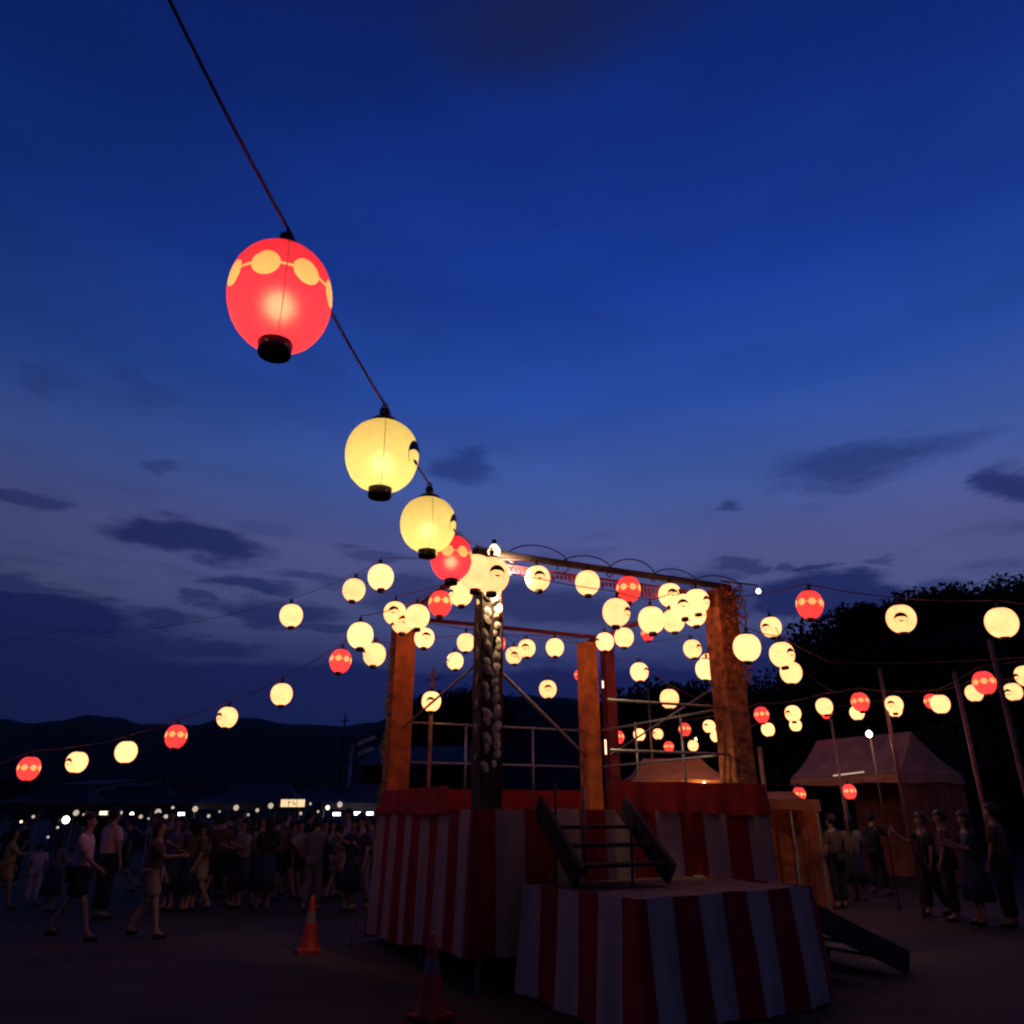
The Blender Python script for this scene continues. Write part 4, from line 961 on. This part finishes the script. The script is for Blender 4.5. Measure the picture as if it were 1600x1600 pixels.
# grey mast with a lamp head
q = P(549, 1172, 30); ms = empty('lamp_mast', (q.x, q.y, 0), 0, 'grey mast with a tilted twin lamp head left of the left tower post', 'mast')
MB().tube([(0, 0, 0), (0, 0, q.z + .2)], .06, 8).build('pole', M_pipe, ms, True)
for dz, w_ in ((.35, .7), (-.05, .6)):
    m_ = MB(); m_.box((0, 0, 0), (w_, .18, .14), m=Matrix.Rotation(R(-22), 3, 'Y')); m_.build('lamp_head', M_white, ms, loc=(.55, 0, q.z + dz)); 
MB().bar((0, 0, q.z + .1), (.5, 0, q.z + .3), .04, .04).build('arm', M_pipe, ms)
# faint masts on the skyline
for (x, y, Y, lb) in ((540, 1115, 60, 'thin antenna mast on the skyline left of the tower'), (678, 1045, 40, 'thin forked mast above the lantern with the large crest')):
    q = P(x, y, Y); m = MB(); m.tube([(q.x, Y, 0), (q.x, Y, q.z)], .06, 6); m.tube([(q.x - .35, Y, q.z - .6), (q.x + .35, Y, q.z - .5)], .04, 5); tag(m.build('mast', M_black), lb, 'mast')

# ------------------------------------------------------------------ people
M_skin = mat('skin', (.40, .23, .17), .6); M_hair = mat('dark_hair', (.015, .012, .012), .6)
cloth_cols = {'white': (.72, .55, .55), 'pink': (.66, .42, .44), 'black': (.02, .02, .022), 'grey': (.18, .17, .18), 'navy': (.03, .04, .09), 'yellow': (.60, .38, .10), 'beige': (.36, .29, .22), 'brown': (.12, .07, .05)}
MC = {k: mat(k + '_cloth', v, .9, noise=(9, .12), bump=.25, bscale=14) for k, v in cloth_cols.items()}
def skin_mesh(name, verts, edges, rad, m_, sub=1):
    me = bpy.data.meshes.new(name); me.from_pydata(verts, edges, []); o = bpy.data.objects.new(name, me); COL.objects.link(o)
    sk = o.modifiers.new('s', 'SKIN'); sk.branch_smoothing = .4
    for i, r_ in enumerate(rad):
        d = me.skin_vertices[0].data[i]; d.radius = r_ if isinstance(r_, tuple) else (r_, r_); d.use_root = (i == 0)
    ss = o.modifiers.new('u', 'SUBSURF'); ss.levels = sub; ss.render_levels = sub
    dg = bpy.context.evaluated_depsgraph_get(); out = bpy.data.meshes.new_from_object(o.evaluated_get(dg)); out.name = name
    bpy.data.objects.remove(o); bpy.data.meshes.remove(me)
    out.materials.clear(); out.materials.append(m_); out.polygons.foreach_set('use_smooth', [True] * len(out.polygons)); return out
def body_pose(stride=0, arms=((10, 10), (10, 10)), lean=0, turn=0, h=1.68):
    """joint positions, facing +Y. arms: (shoulder swing, elbow bend) for left and right in degrees"""
    k = h / 1.70; J = {}
    J['pel'] = Vector((0, 0, .93)); J['bel'] = Vector((0, .01, 1.06)); J['che'] = Vector((0, .01 + lean * .5, 1.27)); J['nb'] = Vector((0, lean, 1.415)); J['nk'] = Vector((0, .012 + lean, 1.47))
    J['hl'] = Vector((0, .022 + lean, 1.535)); J['hm'] = Vector((turn * .0, .012 + lean, 1.60)); J['ht'] = Vector((0, .0 + lean, 1.665)); J['nose'] = Vector((0, .115 + lean, 1.575))
    for s, n in ((-1, 'L'), (1, 'R')):
        sw = arms[0 if s < 0 else 1][0]; el_ = arms[0 if s < 0 else 1][1]
        sh = Vector((.165 * s, lean, 1.375)); J['sh' + n] = sh
        a = R(sw); d1 = Vector((.10 * s, math.sin(a), -math.cos(a))).normalized(); eb = sh + d1 * .285; J['eb' + n] = eb
        a2 = R(sw + el_); d2 = Vector((-.02 * s, math.sin(a2), -math.cos(a2))).normalized(); wr = eb + d2 * .245; J['wr' + n] = wr; J['pm' + n] = wr + d2 * .055
        sd = Vector((0, math.cos(a2), math.sin(a2)))
        for f_ in range(4):
            J[f'f{f_}a' + n] = wr + d2 * .095 + sd * (.026 - .017 * f_); J[f'f{f_}b' + n] = J[f'f{f_}a' + n] + d2 * (.048, .055, .052, .04)[f_] * .8 + Vector((-.014 * s, 0, 0)); 
        J['ta' + n] = wr + d2 * .035 + sd * .036 + Vector((-.008 * s, 0, 0)); J['tb' + n] = J['ta' + n] + d2 * .035 + sd * .018
        st = stride * s; hp = Vector((.085 * s, 0, .89)); J['hp' + n] = hp
        kn = hp + Vector((.01 * s, math.sin(R(st * 1.0) + R(5)) * .42, -math.cos(R(st)) * .42)); J['kn' + n] = kn
        b_ = st - (18 if st < 0 else 2); an = kn + Vector((0, math.sin(R(b_)) * .40, -math.cos(R(b_)) * .40)); J['an' + n] = an; J['he' + n] = an + Vector((0, -.03, -.045)); J['to' + n] = an + Vector((.02 * s, .15, -.055))
    mz = min(J['toL'].z, J['toR'].z, J['heL'].z, J['heR'].z) - .025
    for q in J: J[q].z -= mz; J[q] *= k
    return J
def person_proto(pose, top, bottom, hairlen, long_bottom=True, skirt=False):
    J = body_pose(**pose); names = list(J); idx = {n: i for i, n in enumerate(names)}
    rad = {'pel': (.135, .10), 'bel': (.12, .09), 'che': (.15, .10), 'nb': (.075, .06), 'nk': .05, 'hl': (.062, .068), 'hm': (.078, .092), 'ht': (.055, .068), 'nose': .010}
    for n in 'LR':
        rad['sh' + n] = .052; rad['eb' + n] = .038; rad['wr' + n] = .026; rad['pm' + n] = (.018, .034); rad['hp' + n] = .085; rad['kn' + n] = .055; rad['an' + n] = .036; rad['he' + n] = .034; rad['to' + n] = .026
        for f_ in range(4): rad[f'f{f_}a' + n] = .0095; rad[f'f{f_}b' + n] = .0085
        rad['ta' + n] = .011; rad['tb' + n] = .009
    E = [('pel', 'bel'), ('bel', 'che'), ('che', 'nb'), ('nb', 'nk'), ('nk', 'hl'), ('hl', 'hm'), ('hm', 'ht'), ('hl', 'nose')]
    for n in 'LR':
        E += [('che', 'sh' + n), ('sh' + n, 'eb' + n), ('eb' + n, 'wr' + n), ('wr' + n, 'pm' + n), ('wr' + n, 'ta' + n), ('ta' + n, 'tb' + n), ('pel', 'hp' + n), ('hp' + n, 'kn' + n), ('kn' + n, 'an' + n), ('an' + n, 'he' + n), ('an' + n, 'to' + n)]
        for f_ in range(4): E += [('pm' + n, f'f{f_}a' + n), (f'f{f_}a' + n, f'f{f_}b' + n)]
    body = skin_mesh('person', [J[n] for n in names], [(idx[a], idx[b_]) for a, b_ in E], [rad[n] for n in names], M_skin)
    parts = {}
    # top
    vs = [J['pel'] - Vector((0, 0, .05)), J['bel'], J['che'], J['nb'] - Vector((0, 0, .02))]; ed = [(0, 1), (1, 2), (2, 3)]; rr_ = [(.205, .165), (.178, .145), (.182, .135), (.095, .080)]
    for n in 'LR':
        i = len(vs); vs += [J['sh' + n], J['sh' + n].lerp(J['eb' + n], .88)]; ed += [(2, i), (i, i + 1)]; rr_ += [.078, .080]
    parts['top'] = skin_mesh('top', vs, ed, rr_, MC[top])
    # bottom
    if skirt:
        m_ = MB(); c = J['pel']; kz = J['knL'].z * (.75 if long_bottom else 1.05); m_.lathe([(.12, c.z + .10), (.155, c.z - .02), (.19, (c.z + kz) / 2), (.23, kz), (.22, kz + .004), (.15, c.z - .02)], 20, (c.x, c.y, 0)); parts['skirt'] = m_.mesh('skirt', MC[bottom], True)
    else:
        vs = [J['pel'] - Vector((0, 0, .02))]; ed = []; rr_ = [(.145, .112)]
        for n in 'LR':
            i = len(vs)
            end = [J['hp' + n], J['kn' + n], J['an' + n] + Vector((0, 0, .04))] if long_bottom else [J['hp' + n], J['hp' + n].lerp(J['kn' + n], .82)]
            vs += end; ed += [(0, i)] + [(i + q, i + q + 1) for q in range(len(end) - 1)]; rr_ += [.108, .088, .078] if long_bottom else [.12, .118]
        parts['trousers' if long_bottom else 'shorts'] = skin_mesh('trousers' if long_bottom else 'shorts', vs, ed, rr_, MC[bottom])
    # shoes
    for n in 'LR':
        parts['shoe' + n] = skin_mesh('shoe', [J['he' + n] + Vector((0, 0, .0)), J['to' + n].lerp(J['he' + n], .4), J['to' + n] + Vector((0, .02, 0))], [(0, 1), (1, 2)], [.042, .04, .032], MC['black'])
    # hair
    hm = J['hm']; m_ = MB(); vs = []; fs = []; nu, nv = 16, 10
    for j in range(nv + 1):
        for i in range(nu):
            a = 6.2832 * i / nu; b_ = math.pi * (.64 - .10 * math.sin(a)) * j / nv; r_ = 1.02 + .05 * math.sin(a * 5 + j) + .03 * math.sin(a * 9 - j * 2)
            x, y, z = math.sin(b_) * math.cos(a) * .096 * r_, math.sin(b_) * math.sin(a) * .112 * r_, math.cos(b_) * .115
            if y > .03 and z < .045: z = .045 + (z - .045) * .1; y *= .93
            if y < .02 and j == nv: z -= hairlen + .015 * math.sin(a * 7)
            vs.append(hm + Vector((x, y - .012, z + .012)))
    for j in range(nv):
        for i in range(nu): fs.append((j * nu + i, j * nu + (i + 1) % nu, (j + 1) * nu + (i + 1) % nu, (j + 1) * nu + i))
    m_.add(vs, fs); parts['hair'] = m_.mesh('hair', M_hair, True)
    # ears and eyes: small, welded to the head as children
    for s, n in ((-1, 'L'), (1, 'R')):
        parts['ear' + n] = MB().lathe([(.001, -.03), (.012, -.02), (.014, 0), (.012, .02), (.001, .028)], 8, J['hm'] + Vector((s * .082, -.005, -.02))).mesh('ear', M_skin, True)
        parts['eye' + n] = MB().lathe([(.001, -.010), (.010, 0), (.001, .010)], 8, J['hm'] + Vector((s * .032, .086, -.012))).mesh('eye', M_hair, True)
    return body, parts
def add_person(body, parts, loc, facing, label, recol=None, sc=1.0, group=None):
    o = bpy.data.objects.new('person', body); COL.objects.link(o); o.location = loc; o.rotation_euler = (0, 0, R(facing)); o.scale = (sc, sc, sc)
    tag(o, label, 'person', group)
    for nm, me in parts.items():
        c = link(nm.rstrip('LR'), me, o)
        if recol and nm in recol:
            c.material_slots[0].link = 'OBJECT'; c.material_slots[0].material = MC[recol[nm]]
    return o
A = person_proto(dict(stride=0, arms=((6, 14), (8, 10))), 'white', 'black', .02)
Bp = person_proto(dict(stride=18, arms=((-18, 18), (22, 30))), 'pink', 'black', .02, long_bottom=False)
Cp = person_proto(dict(stride=12, arms=((10, 15), (35, 60)), h=1.6), 'beige', 'beige', .10, long_bottom=False)
Dp = person_proto(dict(stride=0, arms=((20, 95), (18, 90)), h=1.6), 'grey', 'navy', .22, skirt=True)
Ep = person_proto(dict(stride=5, arms=((5, 8), (50, 75)), lean=.03), 'black', 'grey', .02)
# foreground walkers (facing: 0 = away from the viewer)
add_person(*Bp, G(104, 1470), -80, 'walker in a pinkish white loose shirt and black shorts, nearest at the left', sc=1.02)
add_person(*A, G(150, 1436), -30, 'person in a white top and dark trousers just behind the walker in black shorts', {'top': 'pink'}, 1.05)
add_person(*Cp, G(222, 1466), -75, 'woman in a dim top and pale shorts stepping right with a forearm raised', {'top': 'brown'}, 1.0)
add_person(*Cp, G(-4, 1420), -60, 'person in a yellow outfit cut by the left edge of the photo', {'top': 'yellow', 'shorts': 'yellow'}, .88)
add_person(*A, G(45, 1415), 20, 'child in white standing between the left edge and the walkers', {'trousers': 'white'}, .68)
add_person(*Dp, G(72, 1425), -20, 'girl in grey behind the child in white at the left', None, .80)
# right side
for (x, y, pr, fc, lb, rc, s_) in ((1318, 1420, A, 30, 'dark figure standing between the second stair and the marquee', {'top': 'brown'}, .98), (1345, 1408, Dp, -30, 'woman in a skirt behind the second stair', None, 1.0), (1288, 1400, Ep, 150, 'dark figure right behind the end of the landing', None, 1.0),
        (1468, 1432, Ep, 100, 'figure in black before the marquee wall, leftmost of the right edge group', None, 1.0), (1500, 1440, A, 60, 'person in a brown top in the middle of the right edge group', {'top': 'brown'}, 1.02), (1540, 1446, Dp, 80, 'person with folded arms second from the right edge', {'top': 'navy'}, 1.06),
        (1588, 1450, A, 40, 'person in a dim brown top at the right edge', {'top': 'brown'}, 1.08), (1378, 1398, Ep, -60, 'dark figure under the eave of the marquee', None, 1.0), (1262, 1392, A, 190, 'dark figure by the small reddish stall tent', {'top': 'brown'}, 1.0)):
    rc = dict(rc or {}); rc['trousers'] = 'black'
    add_person(*pr, G(x, y), fc, lb, rc, s_)
# the crowd in the dark
protos = [A, Bp, Cp, Dp, Ep]; pn = ['standing', 'in shorts', 'forearm raised', 'skirted', 'reaching']
tops = ['white', 'grey', 'navy', 'black', 'brown', 'navy', 'brown', 'beige', 'black', 'grey']
marks = [(60, 'left of the brightest white lamp'), (103, 'below the brightest white lamp'), (165, 'below the lit window'), (205, 'between lit window and paired lamps'), (253, 'below the paired round lamps'), (290, 'below the white tube lamp'), (330, 'left of the bluish tent'),
         (375, 'below the bluish tent'), (423, 'left of the lit shop sign'), (458, 'below the lit shop sign'), (500, 'right of the lit shop sign'), (535, 'below the grey mast'), (570, 'beside the tower skirt')]
seen = {}; rc_ = random.Random(21)
xs_ = [178, 196, 262, 276, 292, 304, 318, 331, 344, 353, 366, 380, 392, 405, 418, 430, 442, 455, 466, 478, 492, 505, 517, 529, 541, 553, 566, 578, 12, 30, 240, 250, 336, 372, 411, 448, 484, 524, 560, 286]
for i, x in enumerate(xs_):
    k = rc_.randrange(5); Y = rc_.uniform(15.5, 18.5) if i < 28 else rc_.uniform(19.5, 22); tp = tops[(i * 7 + rc_.randrange(3)) % 10]
    mk = min(marks, key=lambda q: abs(q[0] - x))[1]; row = 'front row' if Y < 17 else ('second row' if Y < 19 else 'rear row')
    lb = f"{row} crowd member in {tp} top, {pn[k]}, {mk}"
    while lb in seen:
        k = (k + 1) % 5; lb = f"{row} crowd member in {tp} top, {pn[k]}, {mk}"
        if lb in seen: tp = tops[rc_.randrange(10)]; lb = f"{row} crowd member in {tp} top, {pn[k]}, {mk}"
    seen[lb] = 1
    dd = den_of(1330); add_person(*protos[k], Vector(((x - 800) / dd * Y, Y, 0)), rc_.uniform(-180, 180), lb, {'top': tp}, rc_.uniform(.92, 1.04), 'people in the dark crowd')
